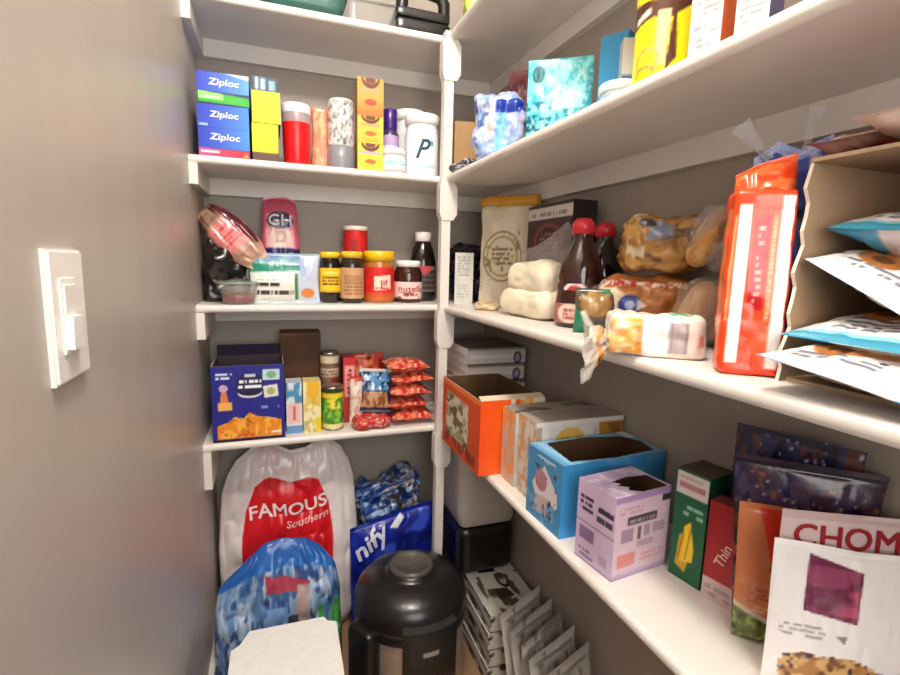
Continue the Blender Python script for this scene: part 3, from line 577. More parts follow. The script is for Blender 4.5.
c = MB(); c.pillow(.33, .41, .16, BG, [('bg', '5a80b0')], kind='stand', amp=.018, f=17, seed=31, n=50, seal=.0, res=.003, pin=0, wf=([0, .3, .7, .9, 1], [1, 1, .97, .9, .72]), tf=([0, .15, .35, .55, .8, .95, 1], [.82, .9, 1.0, 1.02, .99, .93, .86]))
solo('bread_bag', c, 'crumpled translucent blue bag in front of the white rice bag', 'bag', M=place((.178, -.325, FZ), 0, -4))
c = MB(); c.rbox(.15, .06, .06, .028, {'all': [('bg', '5a6470'), ('n', 0, 0, 1, 1, 5, 4, 5, .55, '8a96a4'), ('n', 0, 0, 1, 1, 7, 5, 2, .62, '2a323c')]}, amp=.012, f=30, seed=17, n=20)
solo('plastic_wrap', c, 'grey crinkled plastic wrap between blue bag and white lidded box', 'wrap', (.09, -.455, FZ + .001), 4)
t = thing('storage_box', 'red storage box with white notched lid in the front left', 'box', (.188, -.66, FZ), -1)
c = MB(); c.rbox(.2, .28, .305, .012, c='a83a34', m='plastic', n=4); c.build('box_body', t)
c = MB(); k = .034; X_, Y_ = .113, .15
po = [(-X_ + k, Y_), (X_ - k * .8, Y_), (X_ - k * .6, Y_ - k * .45), (X_, Y_ - k * .7), (X_, -Y_), (-X_, -Y_), (-X_, Y_ - k * 1.5), (-X_ + k * .5, Y_ - k * 1.1)]
c.prism([(x, y) for x, y in po], -.32, -.304, 'f3f2ee', 'plastic')
c.build('lid', t, M=Matrix(((1, 0, 0, 0), (0, 0, 1, 0), (0, -1, 0, 0), (0, 0, 0, 1))))
PB = [('bg', '2c4f96'), ('n', 0, 0, 1, 1, 6, 7, 4, .54, '88a4cc'), ('n', 0, 0, 1, 1, 9, 8, 9, .6, '16306c'), ('n', .4, .1, 1, .9, 7, 7, 13, .6, 'a89c98'), ('n', .3, 0, 1, .8, 8, 7, 23, .66, '3a3634')]
SB = [('bg', '14269a'), ('n', 0, 0, 1, 1, 3, 4, 4, .6, '0c1a70'), ('n', 0, 0, 1, 1, 5, 5, 12, .7, '3a54c8'), ('t', 'nify', .24, .8, .075, 'e4e8f4', 34, 1.0, .3), ('q', [(.44, .9), (.58, .98), (.62, .94), (.54, .87)], 'e8ecf4'), ('d', .1, .36, .4, .46, 2, 5, 'a8b4dc')]
c = MB(); c.pillow(.28, .35, .11, SB, amp=.012, f=16, seed=9, n=36, kind='stand', seal=.04, tdiv=2, pin=0, tf=([0, .3, .7, 1], [.93, .99, 1.06, 1.1]))
solo('tissue_pack', c, 'deep blue pack with white script lettering behind the cooker', 'pack', M=place((.53, -.165, FZ), 0, -3, 0))
c = MB(); c.rbox(.225, .09, .15, .045, {'all': PB}, amp=.02, f=22, seed=21, n=34)
solo('tissue_pack', c, 'crinkled clear and blue pack lying on the deep blue pack', 'pack', M=place((.552, -.06, FZ + .3), 2, 0, -14))

# pressure cooker
t = thing('pressure_cooker', 'black and steel round pressure cooker standing on the floor', 'cooker', (.512, -.435, FZ), 4)
c = MB(); c.lathe([(0, 0), (.12, 0), (.135, .012), (.142, .03), (.142, .05)], '141415', 'plastic', 48); c.build('base', t)
c = MB(); c.lathe([(.14, .048), (.143, .05), (.143, .235), (.14, .24)], 'd0c4b2', 'steel', 48); c.build('steel_body', t)
c = MB(); c.lathe([(.142, .235), (.15, .238), (.152, .25), (.152, .264), (.146, .268)], '161617', 'plastic', 48); c.build('rim', t)
c = MB(); c.lathe([(.15, .268), (.15, .29), (.142, .312), (.125, .33), (.1, .342), (.074, .349), (.066, .35), (.064, .357), (.058, .36)], '1a1a1b', 'plastic', 48); c.build('lid', t)
c = MB(); c.lathe([(.058, .356), (.057, .366), (.051, .371), (.048, .363), (0, .361)], '55504a', 'plastic', 40); c.build('lid_cap', t)
for s_ in (-1, 1):
    a_ = R(24); c = MB(); c.rbox(.05, .09, .2 if s_ < 0 else .08, .02, c='141415', m='plastic')
    c.build('side_handle', t, M=place((s_ * .158 * math.cos(a_), s_ * .158 * math.sin(a_), .07 if s_ < 0 else .17), 24))
def bandS(r0, r1, z0, z1, span):
    def S(u, v):
        a = -PI / 2 + (u - .5) * R(span); rr = r0 + (r1 - r0) * v
        return np.stack([rr * np.cos(a), rr * np.sin(a), z0 + v * (z1 - z0)], 1)
    return S
c = MB(); c.surf(bandS(.16, .163, .03, .285, 52), .15, .25, [('bg', '151516'), ('r', .1, .66, .9, .98, '202022'), ('q', [(.2, .22), (.8, .22), (.8, .6), (.2, .6)], '1e1a18'), ('d', .3, .46, .7, .54, 1, 4, '5a4a40'), ('r', .34, .74, .62, .79, '9a948c')], 'plastic', .003, True, (14, 2))
for s_ in (-1, 1):
    a_ = -PI / 2 + s_ * R(26); e0, e1 = np.array([math.cos(a_), math.sin(a_)]) * .14, np.array([math.cos(a_), math.sin(a_)]) * .1615
    c.add([(*e0, .03), (*e1, .03), (*e1, .285), (*e0, .285)], [(0, 1, 2, 3)], '101011', 'plastic')
c.surf(lambda u, v: np.stack([(.13 + .033 * v) * np.cos(-PI / 2 + (u - .5) * R(52)), (.13 + .033 * v) * np.sin(-PI / 2 + (u - .5) * R(52)), 0 * u + .305 - .02 * v], 1), .15, .03, '151515', 'matte', .003, True, (12, 1))
pn = c.build('control_panel', t)
c = MB(); c.lathe([(0, .016), (.011, .016), (.013, .012), (.013, 0)][::-1], 'c8c0b4', 'metal', 24); c.build('dial', pn, M=Matrix.Translation((.008, -.162, .115)) @ Matrix.Rotation(R(90), 4, 'X'))
# ============================================================ second right shelf
carton('brown_carton', 'plain brown carton in the corner behind the post', 'box', (.688, -.2), (.76, -.215), .1, .165, T2, 'b0814e', f=[('bg', 'b58a55'), ('r', .1, .1, .9, .2, 'a07440')])
WP = [('bg', '8fa8d4'), ('n', 0, 0, 1, 1, 5, 6, 4, .54, 'bcc8e2'), ('q', [(.42, .7), (1, .7), (1, .92), (.42, .88)], '1c3aa0'), ('q', [(.38, .05), (.62, .05), (.66, .7), (.44, .7)], '7ab8e8'), ('q', [(.22, .3), (.36, .36), (.4, .9), (.26, .86)], 'f0c8c4'), ('n', .6, 0, 1, .66, 6, 6, 8, .5, 'b8b0d0'), ('n', 0, 0, .3, 1, 6, 8, 8, .55, '4a68a0')]
c = MB(); c.rbox(.13, .09, .165, .03, {'f': WP, 'r': WP, 'l': WP, 't': 'a8b4d8'}, c='8fa8d4', amp=.01, f=26, seed=5, n=22, res=.003)
solo('wipes_pack', c, 'blue and lilac soft pack of wipes in crinkled film near the post', 'pack', (.722, -.44, T2), -28)
c = MB(); c.rbox(.1, .05, .022, .01, {'all': [('bg', '3a3440'), ('n', 0, 0, 1, 1, 5, 3, 4, .6, 'd8d4e0')]}, amp=.004, f=40, seed=2)
solo('small_packet', c, 'small dark and white packet lying at the second shelf edge', 'packet', (.668, -.345, T2), -80)
c = MB(); c.pillow(.1, .27, .05, [('bg', '7a3a48'), ('n', 0, 0, 1, 1, 4, 5, 4, .55, 'a05a64')], amp=.005, seed=8)
solo('snack_bag', c, 'muted red bag peeking out above the blue wipes pack', 'bag', (.83, -.36, T2), -40)
TE = [('bg', '3fb6c4'), ('n', 0, 0, 1, 1, 9, 10, 4, .5, '7fdce0'), ('n', 0, 0, 1, 1, 22, 24, 9, .66, 'c0f0ee'), ('n', 0, 0, 1, .55, 16, 17, 13, .64, '1a6a84'), ('n', .45, .45, .9, .95, 12, 12, 23, .55, 'a8ecec'), ('e', .17, .84, .1, .095, '123a4c'), ('e', .17, .84, .075, .07, '2a8494'), ('r', .15, .78, .19, .9, '123a4c'), ('n', 0, .2, 1, .4, 14, 20, 33, .62, '124c64')]
c = MB(); c.pillow(.135, .188, .03, TE, [('bg', '3aa8b8')], kind='stand', amp=.004, seed=18, pin=0, seal=.0)
solo('coffee_pouch', c, 'turquoise speckled pouch with dark round logo on second right shelf', 'pouch', (.764, -.638, T2), -36)
carton('tissue_carton', 'plain blue upright box behind the turquoise pouch', 'box', (.792, -.735), (.817, -.785), .04, .195, T2, '2e8cc0', f=[('bg', '2f8fc4'), ('gv', 0, 0, 1, .4, '2a7cb4', '3398cc')], t='5ab0d8')
carton('tea_tin', 'silver grey box with blue stripe beside the yellow powder can', 'box', (.788, -.81), (.82, -.826), .03, .165, T2, 'c4c0b4', f=[('bg', 'cdc9bd'), ('r', 0, .5, 1, .62, '4a6ea8'), ('r', 0, .4, 1, .48, 'e4e0d8'), ('e', .7, .85, .06, .03, '8a2a3a')])
t = thing('round_tub', 'small clear round tub with pale lid in front of the silver box', 'tub', (.75, -.858, T2))
c = MB(); c.lathe([(0, 0), (.027, 0), (.031, .004), (.033, .05)], 'c8d8e4', 'haze'); c.build('tub_body', t)
c = MB(); c.lathe([(.032, .049), (.035, .05), (.035, .06), (.032, .064), (0, .065)], 'dfe8ee', 'plastic'); c.build('lid', t)
t = thing('powder_can', 'big yellow chocolate drink powder can with brown band', 'can', (.764, -.94, T2), 0)
c = MB(); c.lathe([(0, 0), (.042, 0), (.043, .004), (.043, .205)], 'f4d80c', 'plastic', 40)
NQ = [('bg', 'f6dc10'), ('q', [(0, .62), (.3, .56), (.42, .6), (.52, .58), (.66, .7), (1, .62), (1, .8), (0, .8)], '4a2412'), ('q', [(0, .76), (.5, .72), (1, .8), (1, .9), (0, .9)], 'f6dc10'), ('q', [(.3, .58), (.41, .63), (.41, .68), (.3, .63)], 'e8d8c8'), ('q', [(.44, .28), (.5, .24), (.52, .64), (.45, .64)], 'e0b088'), ('e', .4, .3, .07, .1, 'c89058'), ('e', .4, .3, .055, .075, 'f0d020'), ('e', .39, .22, .06, .05, 'b87a48'), ('e', .39, .21, .045, .035, 'f6dc10'), ('q', [(.5, .2), (.56, .3), (.55, .62), (.53, .62)], '4a2412')]
c.label(.0434, .006, .203, NQ, 'plastic', rz if False else 360); c.build('can_body', t)
c = MB(); c.lathe([(.0435, .203), (.0455, .204), (.0455, .217), (.042, .22), (0, .219)], 'e8c808', 'plastic', 40); c.build('lid', t)
t.rotation_euler = (0, 0, R(-38))
def whitebox(A, B, d, h, f, r, label):
    return carton('medicine_carton', label, 'box', A, B, d, h, T2, 'e0dedc', f=f, r=r, group=None)
whitebox((.735, -1.022), (.748, -1.063), .04, .14, [('bg', 'c8c8ca'), ('d', .1, .1, .9, .9, 14, 3, '8c9298')], [('bg', 'd4601c'), ('r', 0, .2, 1, .3, 'e07830')], 'white carton of small print with orange side beside the yellow can')
whitebox((.745, -1.0865), (.757, -1.124), .04, .13, [('bg', 'cacace'), ('d', .1, .1, .9, .9, 13, 7, '9096a0')], [('bg', '4a4468'), ('r', 0, 0, 1, .3, '8a2a3a')], 'white carton of small print with dark purple side near the frame edge')

# ============================================================ third right shelf: corner to bread
c = MB(); c.rbox(.13, .12, .185, .045, {'all': [('bg', '15111c'), ('n', 0, 0, 1, 1, 6, 7, 4, .62, '2c2440'), ('n', 0, 0, 1, 1, 12, 12, 9, .7, '3a4a7c')]}, amp=.012, f=24, seed=41, n=20)
solo('plastic_bag', c, 'dark purple black bag in the corner behind the white carton', 'bag', (.785, -.1, T3), 0)
carton('pill_carton', 'narrow white carton with grey print at the inner shelf corner', 'box', (.694, -.216), (.745, -.236), .05, .152, T3, 'cfccc4', f=[('bg', 'd8d6ce'), ('d', .15, .55, .8, .95, 7, 4, 'a4a49c'), ('d', .15, .12, .8, .4, 5, 9, 'b0b0a8')], l='e8e4dc', r='b8b4ac')
FL = [('bg', 'd8ccb6'), ('n', 0, 0, 1, 1, 3, 4, 3, .62, 'cdc0a8'), ('e', .46, .5, .37, .25, '8a7c50'), ('e', .46, .5, .345, .232, 'd8ccb6'), ('e', .46, .5, .3, .2, 'a08e5c'), ('e', .46, .5, .27, .18, 'd4c8b0'), ('d', .26, .42, .66, .6, 4, 3, '7a6c4a'), ('n', .12, .26, .8, .74, 11, 14, 6, .68, '8a7c58')]
t = thing('flour_bag', 'tall cream paper flour bag with gold folded top and round emblem', 'bag', *front((.745, -.27), (.842, -.41), .045, T3)[:2])
c = MB(); c.rbox(.17, .045, .285, .016, {'f': FL, 'r': [('bg', 'cdc0a8')], 'l': [('bg', 'cdc0a8')]}, c='d0c4ac', m='paper', amp=.004, f=20, seed=2, n=18); c.build('paper_bag', t)
c = MB(); c.rbox(.182, .03, .034, .008, {'all': [('bg', 'c88c28'), ('gv', 0, 0, 1, .5, 'b07818', 'd8a040')]}, m='paper', amp=.003, seed=4, loc=(0, 0, .276)); c.build('folded_top', t)
CE = [('bg', '2a1311'), ('r', .04, .03, .96, .97, '38191a'), ('r', 0, .87, 1, .97, 'cfc8c0'), ('d', .1, .89, .9, .95, 1, 3, '8a8480'), ('e', .5, .68, .33, .15, '7a3430'), ('e', .5, .68, .27, .115, '2a1311'), ('d', .3, .6, .7, .76, 4, 4, 'a06a5c'), ('n', .1, .2, .9, .55, 7, 7, 5, .55, '6a3a30')]
carton('cereal_carton', 'dark brown carton with pale top strip and round emblem', 'box', (.8, -.462), (.8, -.662), .062, .264, T3, '1f1010', f=CE, r=[('bg', '1e1011'), ('r', .1, .7, .9, .85, '4a201c')], t='3a2420')
t = thing('zip_flour_bag', 'clear zip bag bulging with off white flour at the shelf front', 'bag', *front((.698, -.5), (.71, -.708), .085, T3)[:2])
c = MB(); c.rbox(.2, .085, .066, .03, c='efe2c8', m='matte', amp=.005, f=22, seed=4, n=20); c.rbox(.186, .08, .078, .034, c='f1e5cd', m='matte', amp=.006, f=20, seed=14, n=20, loc=(.004, .004, .05)); c.build('flour', t)
c = MB(); c.pillow(.185, .09, .01, [('bg', 'b8b0b0'), ('n', 0, 0, 1, 1, 5, 5, 5, .55, 'd8d0cc')], m='clear', amp=.012, f=24, seed=4, tf=([0, .5, .8, 1], [.3, .7, 1.15, .9])); o = c.build('bag_top', t, M=place((.0, .01, .118), 0, -20))
c = MB(); c.rbox(.06, .04, .02, .009, {'all': [('bg', 'e0d0ac'), ('n', 0, 0, 1, 1, 5, 3, 4, .56, 'c89a70'), ('n', 0, 0, 1, 1, 7, 4, 7, .64, '9aa088')]}, amp=.005, f=40, seed=9)
solo('small_packet', c, 'small tan and white crinkled packet before the white zip flour', 'packet', (.71, -.425, T3), -60)
def syrup(loc, sc_, label, lab):
    t = thing('syrup_bottle', label, 'bottle', loc, 0, 'red capped syrup bottles'); s = sc_; t.scale = (1.14, 1.14, .95)
    c = MB(); c.lathe([(q * s, z * s) for q, z in ((0, 0), (.036, 0), (.04, .006), (.041, .05), (.037, .09), (.039, .105), (.033, .135), (.022, .165), (.0165, .18), (.016, .196))], '351812' if lab else '1c1210', 'glass')
    c.build('bottle_body', t)
    if lab:
        c = MB(); c.label(.0412 * s, .01 * s, .05 * s, [('bg', 'a8685c'), ('e', .35, .5, .1, .5, 'e4d0c0'), ('d', .3, .2, .42, .8, 3, 4, 'a03030')]); c.label(.0388 * s, .058 * s, .09 * s, [('bg', '4a241c'), ('e', .37, .5, .09, .6, 'e8dcd8'), ('e', .37, .5, .06, .4, 'b03038'), ('e', .56, .5, .08, .5, 'c0b8b4')], r1=.0378 * s); c.build('label', t)
    c = MB(); c.lathe([(q * s, z * s) for q, z in ((.0165, .19), (.019, .191), (.019, .212), (.012, .222), (0, .224))], 'cc2a34', 'plastic'); c.build('cap', t)
syrup((.757, -.768, T3), 1.0, 'larger labelled brown syrup bottle with red cap beside zip flour', True)
syrup((.846, -.718, T3), 1.0, 'darker syrup bottle with red cap standing behind near the wall', False)
SBG = [('bg', '5a4a38'), ('e', .55, .66, .4, .26, '94703f'), ('n', .1, .4, .9, .95, 6, 6, 4, .6, 'a88858'), ('q', [(0, .0), (.4, 0), (.18, .5), (0, .55)], '1f8464'), ('q', [(.16, .5), (.3, .52), (.66, .02), (.42, 0)], 'e8e8e0'), ('q', [(.6, .04), (1, .1), (1, .34), (.5, .3)], '3a3a40'), ('q', [(.62, .92), (1, .9), (1, .99), (.6, 1)], '2a7a50')]
c = MB(); c.pillow(.07, .08, .045, SBG, amp=.006, seed=19, f=40)
solo('roll_bag', c, 'small bag of rolls with green and white stripes beside the syrup', 'bag', (.722, -.868, T3), -40)
def bagel(parent_loc, M, label, group, col='c08444', s=1.0):
    c = MB(); n1, n2 = 28, 14; Rr, r = .031 * s, .0185 * s
    a = np.arange(n1) / n1 * 2 * PI; b = np.arange(n2) / n2 * 2 * PI; A, B = np.meshgrid(a, b, indexing='ij')
    V = np.stack([(Rr + r * np.cos(B)) * np.cos(A), (Rr + r * np.cos(B)) * np.sin(A), r * .92 * np.sin(B)], -1).reshape(-1, 3)
    F = [(i * n2 + j, (i + 1) % n1 * n2 + j, (i + 1) % n1 * n2 + (j + 1) % n2, i * n2 + (j + 1) % n2) for i in range(n1) for j in range(n2)]
    k = vn(V, 60, 3)[:n1 * n2]; Bf = np.repeat(0, len(F))
    C = np.array([hx(col) * (1 - q) + hx('e0b880') * q for q in np.clip((vn(np.array([V[f[0]] for f in F]), 70, 5) - .3) * 1.2, 0, 1)])
    inner = np.array([np.hypot(*V[f[0]][:2]) < Rr for f in F]); C[inner] = C[inner] * .4 + hx('e8cfa0') * .6
    c.add(V, F, C, 'food', True)
    return solo('bagel', c, label, 'bagel', group=group, M=M)
BR = [('bg', 'a8642e'), ('n', 0, 0, 1, 1, 4, 4, 4, .56, 'b8743a'), ('n', 0, 0, 1, 1, 5, 7, 8, .66, 'c88a50'), ('q', [(0, .0), (.36, 0), (.3, .3), (.42, .5), (.2, .75), (0, .8)], 'e4d4b4'), ('e', .33, .5, .12, .16, '24388c'), ('q', [(.4, .6), (.5, .5), (.4, .4)], 'e8e4e0'), ('e', .33, .5, .05, .07, 'a8b0d8'), ('n', 0, .82, 1, .97, 18, 5, 4, .5, 'e8e0dc'), ('n', 0, .82, 1, .97, 18, 5, 9, .56, 'b8342c'), ('n', 0, 0, .4, .5, 9, 8, 8, .6, 'f4ece0')]
c = MB(); c.rbox(.165, .075, .108, .045, {'f': BR, 'l': [('bg', 'e0d0b0'), ('n', 0, 0, 1, 1, 6, 6, 5, .55, 'b84034')]}, c='a86a34', amp=.008, f=24, seed=11, n=24)
solo('bun_bag', c, 'bag of brown buns with blue round logo and red white band', 'bag', (.815, -.892, T3), -40)
BU = [('bg', 'a87840'), ('n', 0, 0, 1, 1, 4, 4, 6, .52, 'c4924e'), ('n', 0, 0, 1, 1, 5, 6, 9, .64, '6e4a26'), ('q', [(.3, .55), (.6, .62), (.62, 1), (.4, 1)], '8a94a8'), ('e', .32, .9, .1, .1, '3c4450'), ('n', 0, 0, .3, 1, 6, 6, 9, .58, 'd8c8a8')]
c = MB(); c.rbox(.145, .07, .1, .045, {'f': BU, 't': BU, 'l': BU}, c='a87840', amp=.01, f=26, seed=15, n=22)
solo('roll_bag', c, 'bag of golden rolls with grey label resting on the brown buns', 'bag', (.832, -.9, T3 + .11), -42)
def bagelbag(z, label, blabel, grp, n, tilt, xy, film):
    for i in range(n):
        off = (i - (n - 1) / 2) * .042; a = R(-34)
        bagel(None, place((xy[0] + off * math.cos(a), xy[1] + off * math.sin(a), z + .053), -34, 0, 90 + tilt), blabel % ('left', 'right')[i], grp)
    c = MB(); c.rbox(.1, .1, .108, .045, {'all': [('bg', film)] + ([('q', [(.2, .4), (.45, .4), (.45, .7), (.2, .7)], '3a4258')] if tilt > 24 else [])}, m='clear', amp=.008, f=24, seed=int(z * 100), n=22)
    return solo('bagel_bag', c, label, 'bag', (xy[0], xy[1], z - .001), -34)
bagelbag(T3 + .001, 'clear lower bag of bagels beside the red striped bag', '%s bagel inside the lower clear bagel bag', 'bagels in the lower clear bag', 2, 22, (.824, -1.022), 'e8d8d0')
bagelbag(T3 + .114, 'clear upper bag of bagels stacked on the lower bagel bag', '%s bagel inside the upper clear bagel bag', 'bagels in the upper clear bag', 2, 26, (.83, -1.03), 'd8d0d8')
LF = [('bg', 'ecd8c4'), ('gu', 0, 0, .36, 1, 'f0b878', 'ee9c34'), ('r', .37, 0, .62, 1, 'eee4e0'), ('r', .6, .12, .82, .9, 'e8dcdc')] + [('r', .62 + .022 * i, .14, .632 + .022 * i, .86, '7a6a6e') for i in range(9)] + [('r', .85, 0, 1, 1, 'f0dcd4'), ('r', .92, .3, .99, .6, 'e89078'), ('n', 0, 0, .3, 1, 8, 5, 3, .6, 'f4dcb8'), ('d', .3, .2, .36, .8, 5, 3, 'b05010')]
LT = [('bg', 'e8dcc8'), ('n', 0, 0, 1, 1, 6, 4, 7, .55, 'f2ece0'), ('q', [(.5, .2), (.86, .1), (.9, .9), (.6, .8)], '7cc49a'), ('n', 0, 0, .5, 1, 7, 5, 2, .6, 'e8b878')]
t = thing('bread_bag', 'orange and white bread bag with barcode lying at the shelf edge', 'bag', *front((.606, -1.06), (.706, -1.13), .085, T3)[:2])
c = MB(); c.rbox(.122, .085, .056, .012, {'f': LF, 't': LT}, c='e8dcc8', amp=.004, f=26, seed=3, n=18); c.build('loaf_bag', t)
c = MB(); n1, n2 = 30, 22
uu, vv = np.meshgrid(np.linspace(0, 1, n1 + 1), np.linspace(0, 1, n2 + 1)); uu, vv = uu.ravel(), vv.ravel()
an = uu * 2 * PI; rad = np.interp(vv, [0, .28, .5, 1], [.022, .012, .022, .04]); rad = rad * (1 + .35 * np.sin(an * 7 + 3 * vv) * np.clip(vv * 2, 0, 1))
Pt = np.stack([-.045 - vv * .044, -.02 - vv * .02 + rad * np.cos(an), .022 - .024 * vv ** 1.5 + rad * .85 * np.sin(an)], 1)
Pt += (np.stack([vn(Pt, 70, q) for q in (1, 2, 3)], 1) - .5) * .012 * vv[:, None]
ix = np.arange((n1 + 1) * (n2 + 1)).reshape(n2 + 1, n1 + 1); Fq = np.stack([ix[:-1, :-1], ix[:-1, 1:], ix[1:, 1:], ix[1:, :-1]], -1).reshape(-1, 4)
uc, vc = np.meshgrid((np.arange(n1) + .5) / n1, (np.arange(n2) + .5) / n2)
Cc, _ = paint([('bg', 'e4dcd0'), ('n', 0, 0, 1, 1, 12, 6, 3, .58, 'c8b8a4'), ('n', 0, 0, 1, .62, 7, 5, 6, .42, 'f0a030'), ('n', 0, .1, 1, .66, 13, 9, 9, .68, '2a1c10')], uc.ravel(), vc.ravel())
c.add(Pt, Fq, Cc, 'haze', True); c.build('twisted_end', t)
RW = [('bg', 'f0451a'), ('r', .1, .07, .3, .92, 'f2e8e0'), ('r', .74, .04, .94, .96, 'f4ece4'), ('r', .36, .36, .6, .86, 'b8141a'), ('d', .43, .4, .53, .82, 11, 3, 'f0a090'), ('r', .63, .3, .7, .86, 'f47838'), ('d', .64, .32, .69, .84, 22, 5, 'f8b890'), ('r', .02, .3, .07, .86, 'f8a878'), ('r', 0, 0, 1, .05, 'e83c14'), ('n', .3, .05, .74, .3, 4, 5, 4, .6, 'f86038')]
t = thing('cracker_bag', 'upright orange red bag with white stripes beside the cardboard box', 'bag', *front((.659, -1.19), (.706, -1.23), .045, T3)[:2])
c = MB(); c.rbox(.063, .045, .205, .008, {'f': RW, 'l': [('bg', 'e84818'), ('r', .4, .1, .8, .9, 'f08a50')], 'r': 'e84818'}, c='e84818', amp=.0025, f=24, seed=6, n=16, res=.0015); c.build('bag_body', t)
c = MB(); c.pillow(.06, .045, .03, [('bg', 'f04a1c'), ('n', 0, 0, 1, 1, 4, 4, 4, .55, 'f87a40')], kind='stand', amp=.006, f=40, seed=3, tf=([0, .4, 1], [.55, .85, 1.1])); c.build('gathered_top', t, M=place((.002, .004, .2), 0, -14))
t = thing('snack_bag', 'dark blue crinkled bag with clear tails behind the orange red bag', 'bag', (.818, -1.13, T3), -42)
c = MB(); c.pillow(.085, .285, .036, [('bg', '2a3a8a'), ('n', 0, 0, 1, 1, 5, 8, 4, .55, '4a5ab4'), ('n', 0, 0, 1, 1, 8, 12, 9, .64, '14204c'), ('n', 0, .85, 1, 1, 8, 6, 2, .6, 'b0b4d0')], amp=.008, seed=29, f=30, kind='stand', tf=([0, .3, .6, 1], [.93, 1, .96, 1.02])); c.build('bag_body', t)
c = MB(); c.pillow(.02, .06, .008, [('bg', 'd8d4dc')], m='clear', amp=.008, f=40, seed=4, wf=([0, .5, 1], [.5, .7, 1.4])); c.build('clear_tail', t, M=place((-.025, 0, .262), 0, 0, -40))
c = MB(); c.pillow(.014, .05, .008, [('bg', 'd8d4dc')], m='clear', amp=.008, f=40, seed=14, wf=([0, .5, 1], [.5, .7, 1.4])); c.build('clear_tail', t, M=place((.012, 0, .272), 0, 0, 10))

# display box with snack bags
KB = [('bg', '9c8064'), ('n', 0, 0, 1, 1, 2, 2, 3, .6, '94785c')]
bx0, bx1, by0, by1, bz0, bz1 = .708, .884, -1.49, -1.232, T3, T3 + .232
t = thing('display_box', 'brown cardboard display box on its side holding snack bags', 'box', (bx0, by1, bz0))
c = MB(); W_, D_, H_ = bx1 - bx0, by1 - by0, bz1 - bz0; e = .004
def slab(x0, x1, y0, y1, z0, z1, nm):
    c = MB(); c.box(x0, x1, y0, y1, z0, z1, '9c8064', 'paper', f=KB, r=KB, l=[('bg', 'b89c7c')], t=KB, b=KB, d=KB); c.build(nm, t)
# far panel with a ragged torn front edge
c = MB(); rag = [(0.0 + .0035 * math.sin(i * 2.1) + .002 * math.sin(i * 5.3) - .012 * (1 - i / 16) ** 2, H_ * i / 16) for i in range(17)]
V = [(x, 0, z) for x, z in rag] + [(W_, 0, z) for x, z in rag] + [(x, -e, z) for x, z in rag] + [(W_, -e, z) for x, z in rag]
F = []; k = 17
for i in range(16): F += [(i + 1, i, k + i, k + i + 1), (2 * k + i, 2 * k + i + 1, 3 * k + i + 1, 3 * k + i)]
c.add(V, F, '9c8064', 'paper'); c.add(V, [(i, i + 1, 2 * k + i + 1, 2 * k + i) for i in range(16)], 'e8dccb', 'paper'); c.build('side_panel', t)
slab(0, W_, -D_, -D_ + e, 0, H_, 'side_panel'); slab(W_ - e, W_, -D_ + e, -e, e, H_ - e, 'back_panel')
slab(0, W_, -D_ + e, -e, 0, e, 'bottom_panel'); slab(-.004, W_, -D_ + e, -e, H_ - e, H_, 'top_panel')
SN = [('bg', 'e8dfdc'), ('gv', 0, .93, 1, 1, '2f8aa8', '4aa0b8'), ('r', 0, .9, 1, .93, '8ac4d0'), ('d', .3, .74, .8, .88, 3, 4, '6a7484'), ('r', .3, .69, .8, .715, '5a4a48'), ('q', [(.85, .78), (.93, .76), (.9, .86)], 'd87a5c'), ('e', .56, .5, .17, .12, 'b0763c'), ('e', .78, .45, .16, .12, 'c08a4c'), ('e', .68, .6, .14, .1, 'a86a34'), ('e', .56, .52, .1, .06, 'd0a060'), ('e', .79, .46, .08, .06, '8a5428'), ('e', .68, .61, .06, .04, '6a3c1c'), ('e', .62, .46, .05, .03, '7a4820'),
      ('e', .9, .64, .025, .018, '2a3440'), ('e', .44, .64, .025, .018, '2a3440'), ('e', .75, .54, .025, .018, '2a3440'), ('e', .88, .44, .025, .018, '2a3440'), ('r', 0, 0, 1, .04, '3a90ac')]
SNW = [('bg', 'e8dfdc'), ('gv', 0, .94, 1, 1, 'c8c4c8', 'e0dcdc'), ('d', .45, .84, .9, .92, 2, 4, '6a7484'), ('q', [(.2, .8), (.3, .78), (.26, .9)], 'd87a5c')] + [('e', o[1] + .06, o[2] + .16, o[3], o[4] * .9, o[5]) for o in SN if o[0] == 'e']
SIDE = [('bg', 'dcd4d4'), ('r', 0, 0, .3, 1, '2e8cb0'), ('r', .7, 0, 1, 1, '2e8cb0'), ('d', .35, .2, .65, .8, 6, 4, '8a94a0')]
def lying(x_top, yc, z, roll, pitch, yaw):
    """bag lying on its back, its top seal pointing to the aisle"""
    B = Matrix(((0, 0, -1, 0), (1, 0, 0, 0), (0, -1, 0, 0), (0, 0, 0, 1)))
    return Matrix.Translation((x_top, yc, z)) @ Matrix.Rotation(R(yaw), 4, 'Z') @ Matrix.Rotation(R(pitch), 4, 'Y') @ Matrix.Rotation(R(roll), 4, 'X') @ B
sl = ['lowest snack bag hanging over the shelf edge, cookies in view', 'second snack bag up with a broad turquoise edge', 'third snack bag up, grey letters and a cookie on it', 'topmost snack bag in the display box, thin end towards us']
for i, (xb, yc, z, ln, pit) in enumerate(((.872, -1.322, T3 + .034, .236, -2.5), (.872, -1.322, T3 + .068, .19, -5), (.872, -1.325, T3 + .116, .172, -9), (.87, -1.322, T3 + .15, .152, 2))):
    c = MB(); c.pillow(.165, ln, (.042, .042, .048, .055)[i], SNW if i in (0, 2) else SN, SIDE, seal=.03, amp=.005, f=26, seed=40 + 3 * i, n=30, res=.002)
    solo('snack_bag', c, sl[i], 'bag', group='white and turquoise snack bags in the display box', M=lying(xb, yc, z, (9, 1, 30, 4)[i], pit, (4, 0, -3, 2)[i]))
